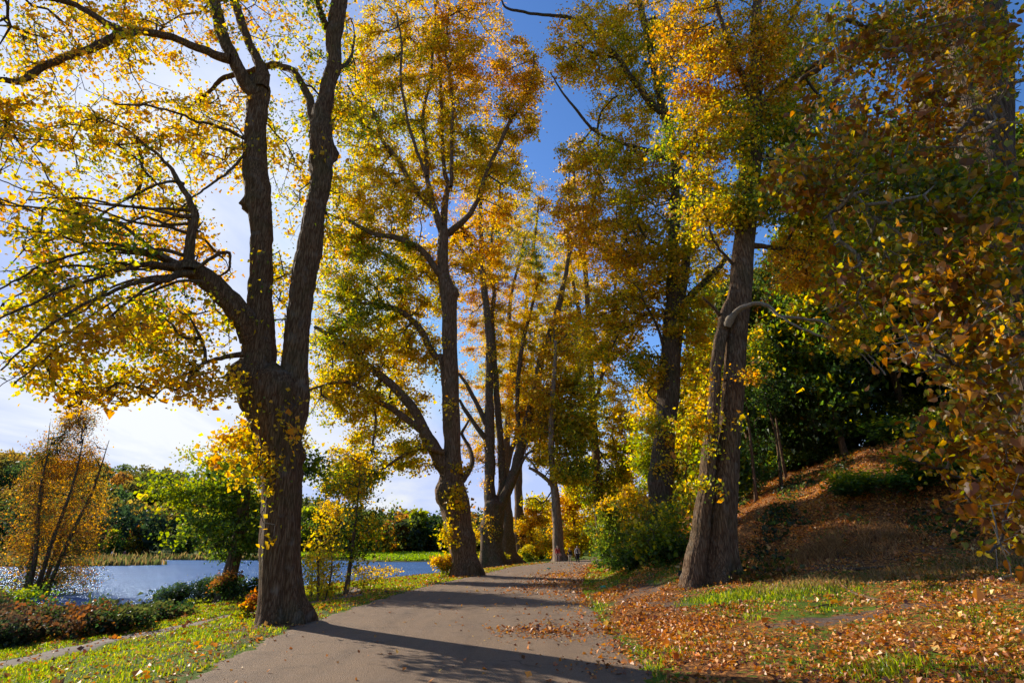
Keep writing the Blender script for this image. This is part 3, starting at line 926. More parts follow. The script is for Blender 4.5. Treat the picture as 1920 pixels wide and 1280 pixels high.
b4 = G(955, 1056)
T4 = lime('lime_tree', 'lime bole partly hidden behind the low-forked third tree of the row', b4,
    [(954, 1056, 42), (951, 1030, 32), (950, 1000, 28), (950, 970, 25), (948, 930, 20), (946, 880, 17), (950, 820, 15), (956, 760, 13), (960, 700, 12), (962, 640, 10)], [
    (0, 1, [(950, 880, 10), (960, 840, 9), (972, 800, 8), (968, 740, 7), (970, 680, 6), (980, 620, 5)]),
    (0, -1, [(962, 640, 8), (955, 590, 7), (962, 540, 6), (975, 490, 5), (985, 440, 4)]),
], [(1000, 780, 60, 60, 3, 3, 70), (930, 790, 45, 60, 4, 3, 50), (985, 700, 70, 80, 3, 3, 90), (930, 620, 60, 80, 3, 3, 60), (970, 620, 70, 110, 2, 3, 100), (985, 480, 55, 90, 2, 3, 80), (940, 700, 50, 50, 2, 3, 30), (960, 420, 50, 60, 2, 3, 50)], .22, PAL_GOLD, 41, kd=(2.3, .8), per=36, sides=24, spread=.95, kwood=.012, rmin=.012, step=1.2, cscale=.2, rcap=.12)

b5 = G(975, 1052)
T5 = lime('lime_tree', 'straight lime with a swollen foot, fourth bole along the left of the path', b5,
    [(976, 1052, 36), (978, 1030, 27), (975, 1000, 21), (973, 960, 17), (972, 900, 15), (973, 830, 13), (973, 760, 12), (972, 690, 11), (976, 640, 10), (986, 590, 8)], [
    (0, 1, [(973, 780, 8), (985, 740, 7), (994, 690, 6), (1004, 640, 5), (1010, 590, 4)]),
    (0, 1, [(986, 590, 8), (990, 540, 7), (1000, 480, 6), (1008, 420, 5), (1015, 370, 3)]),
], [(1060, 640, 50, 80, 2, 3, 60), (1000, 850, 40, 30, 3, 3, 14), (1010, 600, 60, 100, 1, 3, 80), (1010, 440, 50, 90, 1, 3, 80), (1040, 720, 60, 50, 1, 3, 60), (990, 360, 40, 50, 0, 3, 40)], .24, PAL_MIX, 43, kd=(2.2, .8), per=36, sides=24, spread=1.0, kwood=.013, rmin=.013, step=1.2, cscale=.2, burls=[(984, 1030, 0, 1.2, .35)], rcap=.12)

b6 = at(1047, 1047, 78)
b6[2] = float(H(b6[0], b6[1]))
T6 = lime('lime_tree', 'pale straight trunked lime with a low side limb standing behind the three walkers', b6,
    [(1049, 1047, 27), (1047, 1025, 21), (1045, 985, 18), (1043, 950, 16), (1040, 915, 15), (1036, 880, 12), (1034, 840, 11), (1034, 790, 10), (1036, 740, 9), (1040, 690, 8), (1042, 640, 6)], [
    (0, -2, [(1038, 915, 9), (1030, 902, 8), (1020, 893, 8), (1010, 886, 7), (1000, 880, 6), (993, 878, 4)]),
    (0, 0, [(1010, 886, 4), (1000, 870, 4), (985, 850, 3), (992, 830, 2.5)]),
    (0, 2, [(1034, 800, 6), (1050, 770, 5), (1070, 740, 4), (1085, 700, 3)]),
], [(1010, 940, 26, 14, 2, 3, 12), (1000, 800, 50, 50, 3, 4, 70), (1050, 820, 65, 65, 0, 4, 120), (1030, 740, 50, 60, 0, 4, 80), (1090, 760, 50, 60, 0, 4, 80), (1060, 650, 60, 70, 0, 4, 90), (1075, 880, 46, 30, -2, 3, 46), (1030, 800, 30, 30, 0, 3, 20)], .34, PAL_GOLD, 47, bark=mat_bark('bark_pale_brown', (.04, .024, .014), (.19, .12, .075), (.38, .27, .18), .5, .1), kd=(2.2, .8), per=34, sides=20, spread=1.5, kwood=.02, rmin=.018, step=2, cscale=.12, rcap=.15, topgrad=.3)

# ---- right of the path: two stems grown together on the bank
c1 = G(1330, 1090)
R1 = lime('lime_tree', 'twin-boled lime with fused pale trunks on the mown bank right of the path', c1,
    [(1354, 1092, 74), (1353, 1055, 60), (1353, 1010, 50), (1353, 960, 48), (1359, 900, 45), (1365, 850, 42), (1370, 790, 41), (1376, 720, 39), (1381, 660, 38), (1385, 600, 40), (1389, 540, 40), (1394, 480, 37), (1399, 420, 35), (1403, 350, 36), (1410, 290, 33), (1414, 230, 28), (1416, 160, 24), (1418, 90, 20), (1420, 10, 16), (1424, -100, 12)], [
    (-.1, .1, [(1298, 1108, 54), (1300, 1090, 46), (1303, 1055, 38), (1309, 1010, 34), (1314, 960, 31), (1321, 900, 28), (1328, 840, 26), (1335, 780, 24), (1342, 720, 22), (1349, 660, 22), (1358, 620, 21), (1368, 580, 19), (1380, 540, 16), (1390, 500, 10)]),
    (-.3, -2.2, [(1364, 612, 12), (1370, 595, 11), (1382, 582, 10), (1400, 575, 9), (1422, 570, 8), (1444, 577, 7), (1462, 592, 6), (1500, 596, 5), (1548, 602, 5), (1580, 625, 4), (1620, 650, 3), (1670, 700, 3)], PALE),
    (-1.6, -2.5, [(1462, 592, 4), (1490, 612, 4), (1530, 628, 4), (1570, 640, 3), (1610, 662, 3), (1650, 700, 2)], PALE),
    (0, -1, [(1354, 600, 10), (1342, 582, 7), (1330, 566, 5), (1318, 556, 3)]),
    (.2, 2, [(1408, 460, 12), (1430, 462, 9), (1460, 465, 8), (1485, 462, 7), (1500, 480, 8), (1508, 505, 7), (1515, 530, 5), (1540, 545, 4)]),
    (.1, -2, [(1415, 250, 14), (1440, 190, 11), (1470, 160, 10), (1510, 135, 9), (1545, 115, 8), (1580, 95, 6)]),
    (0, -2.0, [(1412, 200, 12), (1396, 150, 10), (1370, 90, 9), (1350, 30, 7), (1335, -30, 5)]),
    (0, 1.5, [(1392, 420, 9), (1375, 380, 7), (1350, 350, 6), (1322, 330, 4), (1300, 300, 3)]),
    (0, -2.0, [(1376, 500, 6), (1350, 470, 5), (1330, 430, 4), (1318, 390, 3)]),
    (0, 2.0, [(1416, 150, 12), (1450, 80, 10), (1490, 20, 8), (1520, -60, 6)]),
], [
    (1330, 90, 130, 110, -1, 2.2, 170), (1470, 90, 120, 110, -1, 2.2, 170), (1400, 230, 130, 90, -1.3, 1.8, 170), (1520, 250, 120, 110, -.5, 2.2, 170), (1300, 260, 90, 110, -.5, 2, 100),
    (1440, 370, 110, 60, -1.0, 1.8, 120), (1330, 400, 80, 60, -1, 1.5, 70), (1560, 430, 110, 90, 0, 2, 110), (1640, 330, 110, 110, 1, 2, 90), (1680, 480, 90, 70, 1, 2, 60), (1480, 500, 50, 60, .8, 1.5, 50), (1530, 380, 60, 60, 0, 1.5, 40), (1620, 620, 70, 60, -2, 1, 46),
    (1420, -110, 260, 100, 0, 3, 160), (1330, 820, 70, 60, -1.2, .5, 8), (1390, 790, 60, 35, -1.2, .5, 7), (1300, 900, 50, 40, -1.0, .5, 6), (1345, 700, 60, 60, -1.3, .4, 8), (1300, 790, 50, 40, -1, .5, 14), (1420, 700, 50, 40, -1.3, .5, 12), (1345, 905, 40, 30, -1.4, .4, 10),
], .11, PAL_RUST, 53, bark=mat_bark('bark_tan', (.018, .009, .004), (.095, .052, .027), (.25, .16, .09), .9, .2), kd=(2.7, .8), per=27, roots=.26, sides=44, burls=[(1362, 600, -.3, .35, .07)], spread=.44, flat=.6, kwood=.0055, rmin=.005, step=.55, cscale=.5, leafflat=.5, rcap=.06)

# ---- behind it, the dark ivy-footed lime
c2 = G(1236, 1040)
R2 = lime('lime_tree', 'dark tall lime behind the twin-boled tree, its foot wrapped in shrubs', c2,
    [(1238, 1040, 60), (1238, 1000, 46), (1238, 940, 44), (1240, 880, 42), (1246, 820, 38), (1252, 760, 36), (1256, 700, 38), (1260, 650, 36), (1264, 600, 36), (1268, 550, 34), (1270, 510, 34)], [
    (0, 0, [(1262, 560, 24), (1261, 510, 22), (1260, 460, 21), (1263, 410, 19), (1265, 360, 17), (1266, 300, 17), (1258, 250, 16), (1248, 215, 16), (1240, 190, 16), (1232, 150, 14), (1222, 110, 13), (1212, 60, 12), (1200, 10, 11), (1190, -60, 9)]),
    (0, .5, [(1276, 560, 20), (1284, 510, 17), (1290, 460, 15), (1298, 410, 14), (1305, 360, 12), (1312, 300, 10), (1325, 230, 9), (1330, 160, 7), (1340, 80, 5)]),
    (0, -2, [(1246, 215, 12), (1222, 195, 13), (1200, 165, 12), (1175, 135, 11), (1158, 108, 10), (1135, 85, 9), (1112, 62, 8), (1085, 42, 7), (1060, 32, 6), (1020, 28, 5), (975, 22, 5), (945, 15, 4), (935, 0, 3)]),
    (0, -2.5, [(1160, 108, 6), (1130, 105, 5), (1100, 92, 4), (1080, 78, 3)]),
    (0, -2.5, [(1258, 300, 9), (1210, 280, 7), (1165, 268, 6), (1135, 256, 5), (1110, 240, 5), (1090, 215, 5), (1070, 190, 4), (1050, 165, 3), (1035, 140, 2)]),
    (0, -2, [(1120, 248, 4), (1125, 215, 4), (1140, 195, 3), (1158, 180, 2)]),
    (.3, 1.5, [(1275, 590, 14), (1295, 555, 13), (1315, 535, 12), (1335, 515, 11), (1352, 498, 9), (1365, 480, 7)]),
    (0, -1.5, [(1256, 480, 8), (1235, 458, 7), (1215, 445, 5), (1200, 420, 4)]),
    (0, -1, [(1248, 660, 6), (1235, 620, 5), (1222, 590, 4), (1205, 560, 3)]),
], [
    (1120, 80, 100, 90, -1.5, 2.5, 120), (1230, 70, 90, 100, 0, 2.5, 120), (1180, 190, 90, 80, -.5, 2.5, 100), (1130, 290, 60, 40, -1.5, 2, 24), (1200, 340, 90, 90, -.5, 2.5, 120), (1150, 440, 80, 80, 0, 2.5, 100), (1240, 480, 80, 80, -1.3, 2, 90),
    (1180, 560, 90, 80, 0, 2.5, 120), (1130, 640, 70, 60, 1, 2.5, 70), (1210, 690, 60, 50, -.5, 1.5, 40), (1300, 600, 50, 60, -1, 1.5, 40), (1310, 700, 40, 60, 0, 1.5, 30), (1080, 400, 70, 70, 2, 3, 60), (1090, 300, 50, 40, 1, 2, 26), (1060, 130, 50, 40, -1, 2, 12),
    (1240, 810, 40, 60, -1.3, .5, 20), (1180, -100, 200, 90, 0, 3, 90), (1270, 860, 50, 60, -.8, .6, 24), (1300, 400, 60, 90, .5, 2, 70), (1330, 500, 50, 60, 1, 1.5, 30), (1270, 940, 40, 50, -.6, .6, 20),
], .14, PAL_GOLD, 59, bark=mat_bark('bark_dark', (.016, .009, .005), (.075, .045, .026), (.18, .125, .08), .8, .5), kd=(2.6, .8), per=30, roots=.2, sides=40, spread=.56, flat=.6, kwood=.007, rmin=.0065, step=.7, cscale=.4, leafflat=.6, rcap=.08, burls=[(1222, 900, -.2, .7, .12), (1246, 250, 0, .6, .1)])
b7 = G(1128, 1047)
T7 = lime('lime_tree', 'slender lime on the bank right of the walkers, crown filling the gap over the path', b7,
    [(1128, 1047, 24), (1126, 1000, 19), (1122, 940, 17), (1118, 860, 15), (1112, 780, 14), (1108, 700, 12), (1104, 620, 11), (1100, 540, 9), (1092, 450, 7)], [
    (0, 1, [(1112, 780, 8), (1126, 720, 7), (1138, 660, 6), (1150, 580, 5), (1155, 500, 4)]),
    (0, -1, [(1106, 660, 8), (1090, 600, 7), (1076, 540, 6), (1066, 470, 5), (1070, 400, 4)]),
    (0, 1, [(1092, 450, 7), (1085, 400, 6), (1078, 350, 5), (1082, 300, 4), (1098, 260, 3)]),
    (0, -1, [(1092, 450, 5), (1105, 390, 5), (1120, 340, 4), (1125, 290, 3)]),
], [(1090, 340, 50, 90, 0, 3, 70), (1110, 480, 80, 80, 0, 3, 100), (1140, 600, 70, 80, 0, 3, 90), (1090, 680, 60, 70, 0, 3, 60), (1150, 760, 60, 70, 0, 3, 60), (1100, 800, 50, 50, 0, 3, 40), (1150, 880, 60, 60, 0, 3, 80), (1110, 900, 50, 50, 0, 3, 50), (1180, 820, 50, 90, 0, 3, 70), (1050, 560, 50, 60, 0, 3, 40)],
    .30, PAL_GOLD, 67, kd=(2.2, .8), per=38, sides=20, spread=1.2, kwood=.016, rmin=.014, step=1.5, cscale=.15, rcap=.13, topgrad=.3)
# ==== PART 3 ====
# ---- the near lime at the right edge of the picture
c3 = G(2060, 1195)
NEARMIX = [((.06, .10, .02), 1.2), (GRN, 1.6), (OLV, 2.0), (YEL, .3), (GOLD, .9), ((.42, .19, .015), 1.2), ((.26, .10, .02), .6)]
R3 = lime('lime_tree', 'nearest lime at the far right, pale bole behind hanging sprays of heart-shaped leaves', c3,
    [(2062, 1195, 150), (2040, 1120, 120), (2002, 1020, 106), (1966, 920, 102), (1932, 800, 100), (1896, 660, 92), (1880, 520, 90), (1862, 390, 90), (1846, 260, 92), (1832, 110, 94), (1818, 0, 92), (1800, -120, 90), (1790, -300, 70)], [
    (0, 1, [(1815, 120, 44), (1760, 95, 34), (1700, 82, 28), (1640, 70, 22), (1570, 100, 18), (1530, 130, 12), (1500, 150, 8)]),
    (-.3, -2.0, [(1890, 760, 10), (1850, 640, 9), (1820, 560, 8), (1790, 470, 7), (1740, 400, 6), (1680, 340, 5), (1600, 300, 4)], PALE),
    (-.3, -2.8, [(1895, 800, 9), (1840, 640, 8), (1790, 520, 7), (1700, 440, 6), (1610, 400, 5), (1520, 380, 4)], PALE),
    (-.3, -1.2, [(1900, 700, 9), (1870, 560, 8), (1850, 480, 7), (1800, 360, 5), (1760, 230, 4)], PALE),
    (-.4, -4.2, [(1925, 960, 9), (1905, 860, 8), (1870, 760, 7), (1800, 690, 6), (1720, 640, 4)]),
    (-.4, -5.0, [(1945, 1000, 8), (1930, 960, 8), (1900, 930, 7), (1880, 960, 6), (1870, 1020, 5), (1875, 1080, 4)]),
    (0, -3.0, [(1835, 200, 20), (1780, 260, 14), (1700, 320, 10), (1620, 360, 7), (1540, 400, 5)]),
    (0, -2.5, [(1825, 60, 20), (1740, 40, 14), (1650, 60, 10), (1560, 20, 7)]),
    (-.4, -3.4, [(1935, 940, 9), (1860, 900, 7), (1790, 880, 6), (1720, 860, 4)]),
], [
    (1760, 60, 130, 100, -1.8, 1.3, 80), (1620, 90, 110, 100, -1.5, 1.3, 70), (1680, 240, 130, 90, -2.2, 1.2, 80), (1860, 130, 70, 130, -2.6, 1.0, 62), (1840, 330, 60, 90, -2.8, .9, 30), (1740, 170, 60, 60, -2.4, 1.0, 20),
    (1600, 330, 110, 80, -2.5, 1.0, 56), (1730, 400, 120, 90, -2.8, .9, 66), (1860, 420, 80, 110, -3.2, .8, 50), (1650, 490, 110, 60, -2.6, .9, 44), (1780, 540, 110, 80, -3.0, .9, 60), (1880, 600, 70, 110, -3.6, .6, 44),
    (1730, 650, 110, 60, -3.0, .8, 44), (1840, 740, 90, 90, -3.2, .6, 44), (1890, 850, 50, 100, -3.5, .5, 26), (1770, 830, 80, 50, -2.8, .6, 20), (1885, 980, 40, 60, -4.0, .4, 14), (1892, 1060, 30, 45, -4.3, .3, 8), (1830, 930, 60, 50, -3.0, .6, 14),
    (1650, -120, 240, 90, -1.5, 2, 90), (2080, 300, 90, 400, -2, 2, 70), (1560, 210, 70, 90, -2.2, 1, 30), (1480, 330, 60, 70, -2.6, 1, 20), (1600, 570, 70, 40, -2.6, .8, 16),
], .062, NEARMIX, 61, twigmat=PALE, kd=(1.8, 1.0), per=12, roots=.3, sides=56, kind='lime', spread=.30, flat=.7, kwood=.0036, rmin=.003, step=.3, cscale=.9, leafflat=.25, rcap=.02, droop=.5, jitter=.35, bark=mat_bark('near_lime_bark', (.018, .011, .007), (.085, .055, .034), (.19, .135, .09)))


# ------------------------------------------------------------------ ordinary trees and shrubs
def wild(name, label, cat, h, w, cb, pal, size, n, seed, group=None, stems=1, lean=0., trunk_r=None, per=34, flat=.6, spread=None, rmin=.012,
         kw=.012, conic=0., cscale=.3, mat=None, low=.0, step=None, topgrad=.25, bark=None, leafflat=.7):
    """a free-standing tree or shrub round the origin: h high, w wide, crown from cb*h up"""
    r = np.random.default_rng(seed)
    e = bpy.data.objects.new(name, None)
    COL.objects.link(e)
    tag(e, label, cat, group)
    nodes = []
    trunk_r = trunk_r or h * .02
    for s in range(stems):
        a = 6.28 * s / max(stems, 1) + r.uniform(0, 1)
        o = (.0 if stems == 1 else w * .05)
        top = np.array([math.cos(a) * w * (.22 if stems > 1 else .03) + lean * h, math.sin(a) * w * (.2 if stems > 1 else .03), h * (.88 if stems == 1 else r.uniform(.7, .92))])
        b = np.array([math.cos(a) * o, math.sin(a) * o, -.3])
        mid = b + (top - b) * .35 + r.normal(0, .02 * h, 3) * [1, 1, 0] + [-.03 * lean * h, 0, 0]
        mid2 = b + (top - b) * .7 + r.normal(0, .025 * h, 3) * [1, 1, 0]
        R = trunk_r / math.sqrt(stems) ** .7
        P = spline([[*b, R * 1.5], [*(b + (mid - b) * .12), R * 1.12], [*mid, R * .85], [*mid2, R * .5], [*top, R * .12]], max(.25, h / 40))
        V, F3, F4 = tube(P, 10 if h > 3 else 6, seed + s, .04, .3 if h > 5 else 0, 0)
        link(mesh('trunk' if h > 3 else 'stem', V, F3, F4, mats=(bark or BARK_FAR,), smooth=True), 'trunk' if h > 3 else 'stem', e)
        k = int(len(P) * (cb * .75 if h > 3 else .1))
        nodes.append(P[k:])
    nodes = np.vstack(nodes)
    # crown: several overlapping lobes so that the outline is uneven
    nl = 5 + int(r.integers(0, 4)) if h > 3 else 8
    pts = []
    ncl = max(6, int(n / per))
    for L in range(nl):
        t = (L + .5) / nl
        zc = h * (cb + (1 - cb) * (low + (1 - low) * t * .92))
        wr = w * .5 * ((1 - t) ** .8 * conic + (1 - conic) * math.sqrt(max(.15, 1 - (2 * t - .85) ** 2 * .85)))
        a = r.uniform(0, 6.28)
        off = wr * r.uniform(.1, .45) * (1 - conic)
        c = np.array([math.cos(a) * off + lean * h * t, math.sin(a) * off, zc])
        m = max(2, int(ncl / nl * 1.0))
        v = unit(r.normal(0, 1, (m, 3))) * (r.uniform(0, 1, (m, 1)) ** .4)
        hz = h * (1 - cb) / nl * r.uniform(.8, 1.25)
        if h <= 3:
            hz = h * .32 * r.uniform(.6, 1.1)
            wr = w * .5 * r.uniform(.35, .75)
            c = np.array([math.cos(a) * w * .3, math.sin(a) * w * .3, h * r.uniform(.25, .68)])
        pts.append(c + v * [wr * .85, wr * .85, hz])
    pts = np.vstack(pts)
    pts[:, 2] = np.maximum(pts[:, 2], .12 * min(h, 1))
    pts[:, 2] = np.minimum(pts[:, 2], h)
    crown('crown', e, None, nodes, pts, seed, size, pal, per, spread or max(.12, w * .075), flat, step or max(.25, h / 14), rmin, kw, mat=mat, cscale=cscale, topgrad=topgrad, lift=.1, rcap=trunk_r * .5, leafflat=leafflat)
    return e


def put(o, x, y, s=1.0, rz=0.0, dz=-.05, sz=None):
    o.location = (x, y, float(H(x, y)) + dz)
    o.scale = (s, s, sz or s)
    o.rotation_euler = (0, 0, rz)
    return o


def relabel(o, label, group=None):
    o['label'] = label
    if group:
        o['group'] = group
    return o


# ---- conifer
def conifer(name, label, h, w, seed, pal, group=None, n=4200, size=.5):
    r = np.random.default_rng(seed)
    e = bpy.data.objects.new(name, None)
    COL.objects.link(e)
    tag(e, label, 'tree', group)
    P = spline([[0, 0, -.5, h * .022], [0, 0, h * .5, h * .012], [0, 0, h, .03]], 1.0)
    V, F3, F4 = tube(P, 8, seed, .03)
    link(mesh('trunk', V, F3, F4, mats=(BARK_FAR,), smooth=True), 'trunk', e)
    C, A, B = [], [], []
    for z in np.arange(h * .14, h * .98, h / 26):
        t = z / h
        L = w * .5 * (1 - t) ** .75 * r.uniform(.75, 1.1) + .2
        for k in range(int(7 + 3 * (1 - t))):
            a = r.uniform(0, 6.28)
            l_ = L * r.uniform(.6, 1.1)
            q = np.array([math.cos(a) * l_, math.sin(a) * l_, z - l_ * .25])
            A.append([0, 0, z])
            B.append(q)
            m = max(3, int(n / 250 * l_ / (w * .3)))
            f = r.uniform(.15, 1, (m, 1))
            C.append(np.array([0, 0, z]) * (1 - f) + q * f + r.normal(0, .035 * w, (m, 3)) * [1, 1, .5])
    C = np.vstack(C)
    cols = leafcols(C, pal, seed, .2)
    LV, L3, LC = leaves(C, size, seed, cols, 1.2)
    V, F4 = prisms(np.array(A, float), np.array(B), np.full(len(A), .07), np.full(len(A), .02), 3)
    nn = len(LV)
    link(mesh('crown', np.concatenate([LV, V]), L3, F4 + nn, np.concatenate([LC, np.tile([[.05, .04, .03]], (len(V), 1))]), (LEAF, TWIG), m4=np.ones(len(F4))), 'crown', e)
    return e


# ---- left shore: feathery birch, oak, young birch, shrubs
q = G(62, 1152)
o = wild('birch_tree', 'feathery russet birch with dark trunks on the lake shore at the left edge', 'tree', 14.6, 10.5, .08, [(DGR, .9), ((.15, .14, .02), 1.4), (BRN, 1.7), ((.40, .22, .02), 1.0), (ORG, .25)], .085, 52000, 71, stems=5, per=24, flat=1.0, spread=.42, kw=.006, rmin=.007, conic=.5, cscale=.35, trunk_r=.28, topgrad=.25, low=.0, leafflat=.2)
put(o, q[0] - .3, q[1])
q = G(425, 1128)
o = wild('oak_tree', 'leaning green and gold oak on the lake bank left of the two-stemmed lime', 'tree', 8.9, 8.8, .26, [(DGR, .9), ((.09, .14, .018), 1.8), (OLV, 2.2), (YEL, .5), (GOLD, .4)], .13, 26000, 73, per=50, flat=.45, spread=.5, kw=.009, rmin=.008, trunk_r=.36, lean=.05, cscale=.5, topgrad=.3)
put(o, q[0] - .25, q[1])
q = G(648, 1114)
o = wild('birch_tree', 'slim young birch on the verge between the two-stemmed lime and the second tree', 'tree', 6.2, 3.6, .22, [(OLV, 1.5), (GRN, .8), (GOLD, .9)], .10, 4200, 75, per=20, flat=.9, spread=.34, kw=.006, rmin=.006, trunk_r=.085, cscale=.5, leafflat=.2)
put(o, q[0], q[1])
q = G(600, 1126)
o = wild('sapling', 'pale yellow sapling with thin stems beside the young birch', 'sapling', 3.4, 2.2, .08, [(OLV, .8), (YEL, 1.3), (GOLD, 1)], .08, 1500, 76, stems=3, per=12, flat=.9, spread=.25, kw=.005, rmin=.005, trunk_r=.045, leafflat=.2)
put(o, q[0], q[1])
q = G(588, 1122)
put(wild('sapling', 'thin sapling nearest the two-stemmed lime, in front of the lake', 'sapling', 2.9, 1.6, .1, [(OLV, 1), (YEL, 1.3)], .08, 800, 77, stems=2, per=12, flat=.9, spread=.25, kw=.005, rmin=.005, trunk_r=.04, leafflat=.2), q[0] - .3, q[1] + 1)
q = G(690, 1108)
put(wild('shrub', 'low golden shrub at the foot of the young birch', 'shrub', 1.3, 2.4, .05, [(OLV, 1), (YEL, 1.3), (GOLD, .7)], .07, 1600, 78, stems=3, per=20, spread=.22, rmin=.004, kw=.003, trunk_r=.03), q[0], q[1])

BR = [((.02, .035, .012), 2.0), ((.04, .055, .02), 1), ((.085, .05, .025), 1.5), ((.15, .06, .02), .25)]
for i, (px, py, h, w, pal, lab) in enumerate([
    (10, 1206, .95, 3.0, BR, 'dark bramble thicket at the left edge below the russet birch'),
    (95, 1196, .85, 3.0, BR, 'second bramble thicket from the left, dull red and green'),
    (175, 1186, .65, 2.6, [(BRN, 1.0), (DGR, 2), ((.07, .08, .02), .8)], 'brown bramble bush under the leaning stem of the birch'),
    (245, 1172, .55, 2.2, [((.14, .07, .03), 1.2), ((.2, .07, .02), .4), (DGR, 1.5), ((.07, .08, .02), .8)], 'low rusty bramble bush at the water edge'),
    (310, 1160, .4, 1.8, [((.14, .08, .03), 1.2), ((.09, .10, .02), 1), (DGR, .9)], 'small faded bramble bush nearest the glossy shrub'),
    (316, 1136, 1.2, 1.7, [(DGR, 1.6), (GRN, 1.2)], 'small round glossy evergreen bush beside the water'),
    (392, 1130, 1.5, 3.3, [(DGR, 1.8), (GRN, 1.1)], 'broad dark rhododendron left of the oak trunk'),
    (452, 1126, 1.35, 2.2, [(DGR, 1.6), (GRN, 1), (BRN, .5)], 'dark bush between the oak trunk and the two-stemmed lime'),
    (0, 1180, 1.6, 2.6, [(DGR, 1.5), (GRN, 1.4), (OLV, .5)], 'tall dark bush behind the brambles at the left edge'),
    (180, 1156, .8, .9, [(DGR, 1), (GRN, 1.6)], 'small broad-leaved plant standing against the lake'),
    (-120, 1200, 2.0, 4.0, BR, 'bramble thicket just past the left edge'),
]):
    q = G(px, py)
    o = wild('shrub', lab, 'shrub', h, w, .0, pal, .085 if i != 5 else .1, int(1500 * w), 80 + i, stems=5, per=30, flat=.7, spread=.2, rmin=.004, kw=.003, trunk_r=.035, cscale=1.2, mat=GLOSSY_LEAF if i in (5, 6, 9) else None)
    put(o, q[0], q[1])

q = G(474, 1157)
put(wild('shrub', 'yellow leafy shoots sprouting at the left foot of the two-stemmed lime', 'shrub', .7, 1.1, 0, [(OLV, 1.4), (GRN, .6), (GOLD, .7), ((.40, .13, .02), 1.0)], .08, 620, 95, stems=5, per=10, spread=.12, rmin=.004, kw=.002, trunk_r=.015), q[0], q[1])
for i, (px, py, h, w, lab) in enumerate([
    (832, 1082, 1.6, 1.3, 'golden shoots at the left foot of the second lime'),
    (909, 1064, 2.2, 2.6, 'leafy green shrub between the second and third lime'),
    (944, 1060, 2.4, 1.8, 'yellow green shrub against the third lime bole'),
    (990, 1053, 3.2, 3.6, 'round green shrub right of the swollen bole'),
    (1030, 1048, 3.4, 4.0, 'low green bush left of the pale straight lime'),
    (1010, 1050, 2.6, 3.4, 'small green bush beyond the fourth bole'),
]):
    q = G(px, py)
    put(wild('shrub', lab, 'shrub', h, w, 0, [(GRN, 1.2), (OLV, 1.3), (YEL, .8)] if i else [(OLV, .6), (GOLD, 1.4)], .13 + .02 * i, int(900 * w), 100 + i, stems=4, per=22, spread=.25, rmin=.008, kw=.004, trunk_r=.04, cscale=.8), q[0], q[1])

# ---- golden trees closing the path
GT = [(OLV, .9), (YEL, 2.6), (GOLD, 1.8), (ORG, .2)]
gt = wild('broad_tree', 'x', 'tree', 15, 15, .04, GT, .36, 15000, 111, per=44, flat=.55, spread=.9, rmin=.02, kw=.02, trunk_r=.3, cscale=.22, topgrad=.0)
gt2 = wild('broad_tree', 'x', 'tree', 14, 14, .03, [(GRN, .8), (OLV, 1.6), (YEL, 1.3), (GOLD, 1.1)], .34, 15000, 113, per=44, flat=.55, spread=.9, rmin=.02, kw=.02, trunk_r=.3, cscale=.22)
spots = [(0, 4, 118, .8, 'russet-gold rounded tree closing the view left of the pale straight lime'), (0, 13, 122, 1.2, 'golden tree right behind the pale straight lime'),
         (0, 22, 116, 1.2, 'golden tree above the three walkers'), (1, 29, 108, 1.05, 'yellow-green tree at the bend of the path'), (0, 34, 118, 1.4, 'tall golden tree rising over the bend of the path'),
         (1, 33, 92, 1.2, 'olive tree on the bank where the path disappears'), (1, 24, 74, .95, 'olive green tree on the bank right of the walkers'), (0, 24, 84, .8, 'small gold tree on the bank beyond the walkers'),
         (1, 44, 104, 1.3, 'big yellow-green tree high on the bank above the bend'), (0, -4, 134, .8, 'distant gold tree glimpsed between the row of boles'), (1, -14, 158, .8, 'distant green-gold tree left of the third bole')]
usedp = set()
for (k, x, y, s, lab) in spots:
    src = (gt, gt2)[k]
    o = src if k not in usedp else copy_tree(src)
    usedp.add(k)
    put(o, x, y, s, random.uniform(0, 6))
    relabel(o, lab, 'golden trees round the far end of the path')

# ---- bank right of the path: understory
US = [(DGR, .7), (GRN, 1.6), ((.16, .19, .02), 1.5), (GOLD, .35)]
for i, (px, py, h, w, pal, lab) in enumerate([
    (1140, 1056, 3.6, 4.2, US, 'yellow-green bush where the mown bank begins, right of the walkers'),
    (1170, 1060, 3.8, 4.0, US, 'loose green bush on the bank left of the dark lime'),
    (1200, 1062, 3.6, 3.6, US, 'leafy bush spilling over the bank edge in front of the dark lime'),
    (1236, 1058, 3.0, 3.0, [(GRN, 1.6), (OLV, 1.2), (YEL, .6)], 'green bush hugging the foot of the dark lime'),
    (1262, 1050, 1.6, 2.0, [(DGR, 1), (GRN, 1.2), (OLV, .7)], 'darker bush between the dark lime and the twin-boled lime'),
]):
    q = G(px, py)
    put(wild('shrub', lab, 'shrub', h, w, 0, pal, .12, int(1500 * w), 120 + i, stems=5, per=30, spread=.3, rmin=.005, kw=.004, trunk_r=.03, cscale=.7), q[0], q[1])
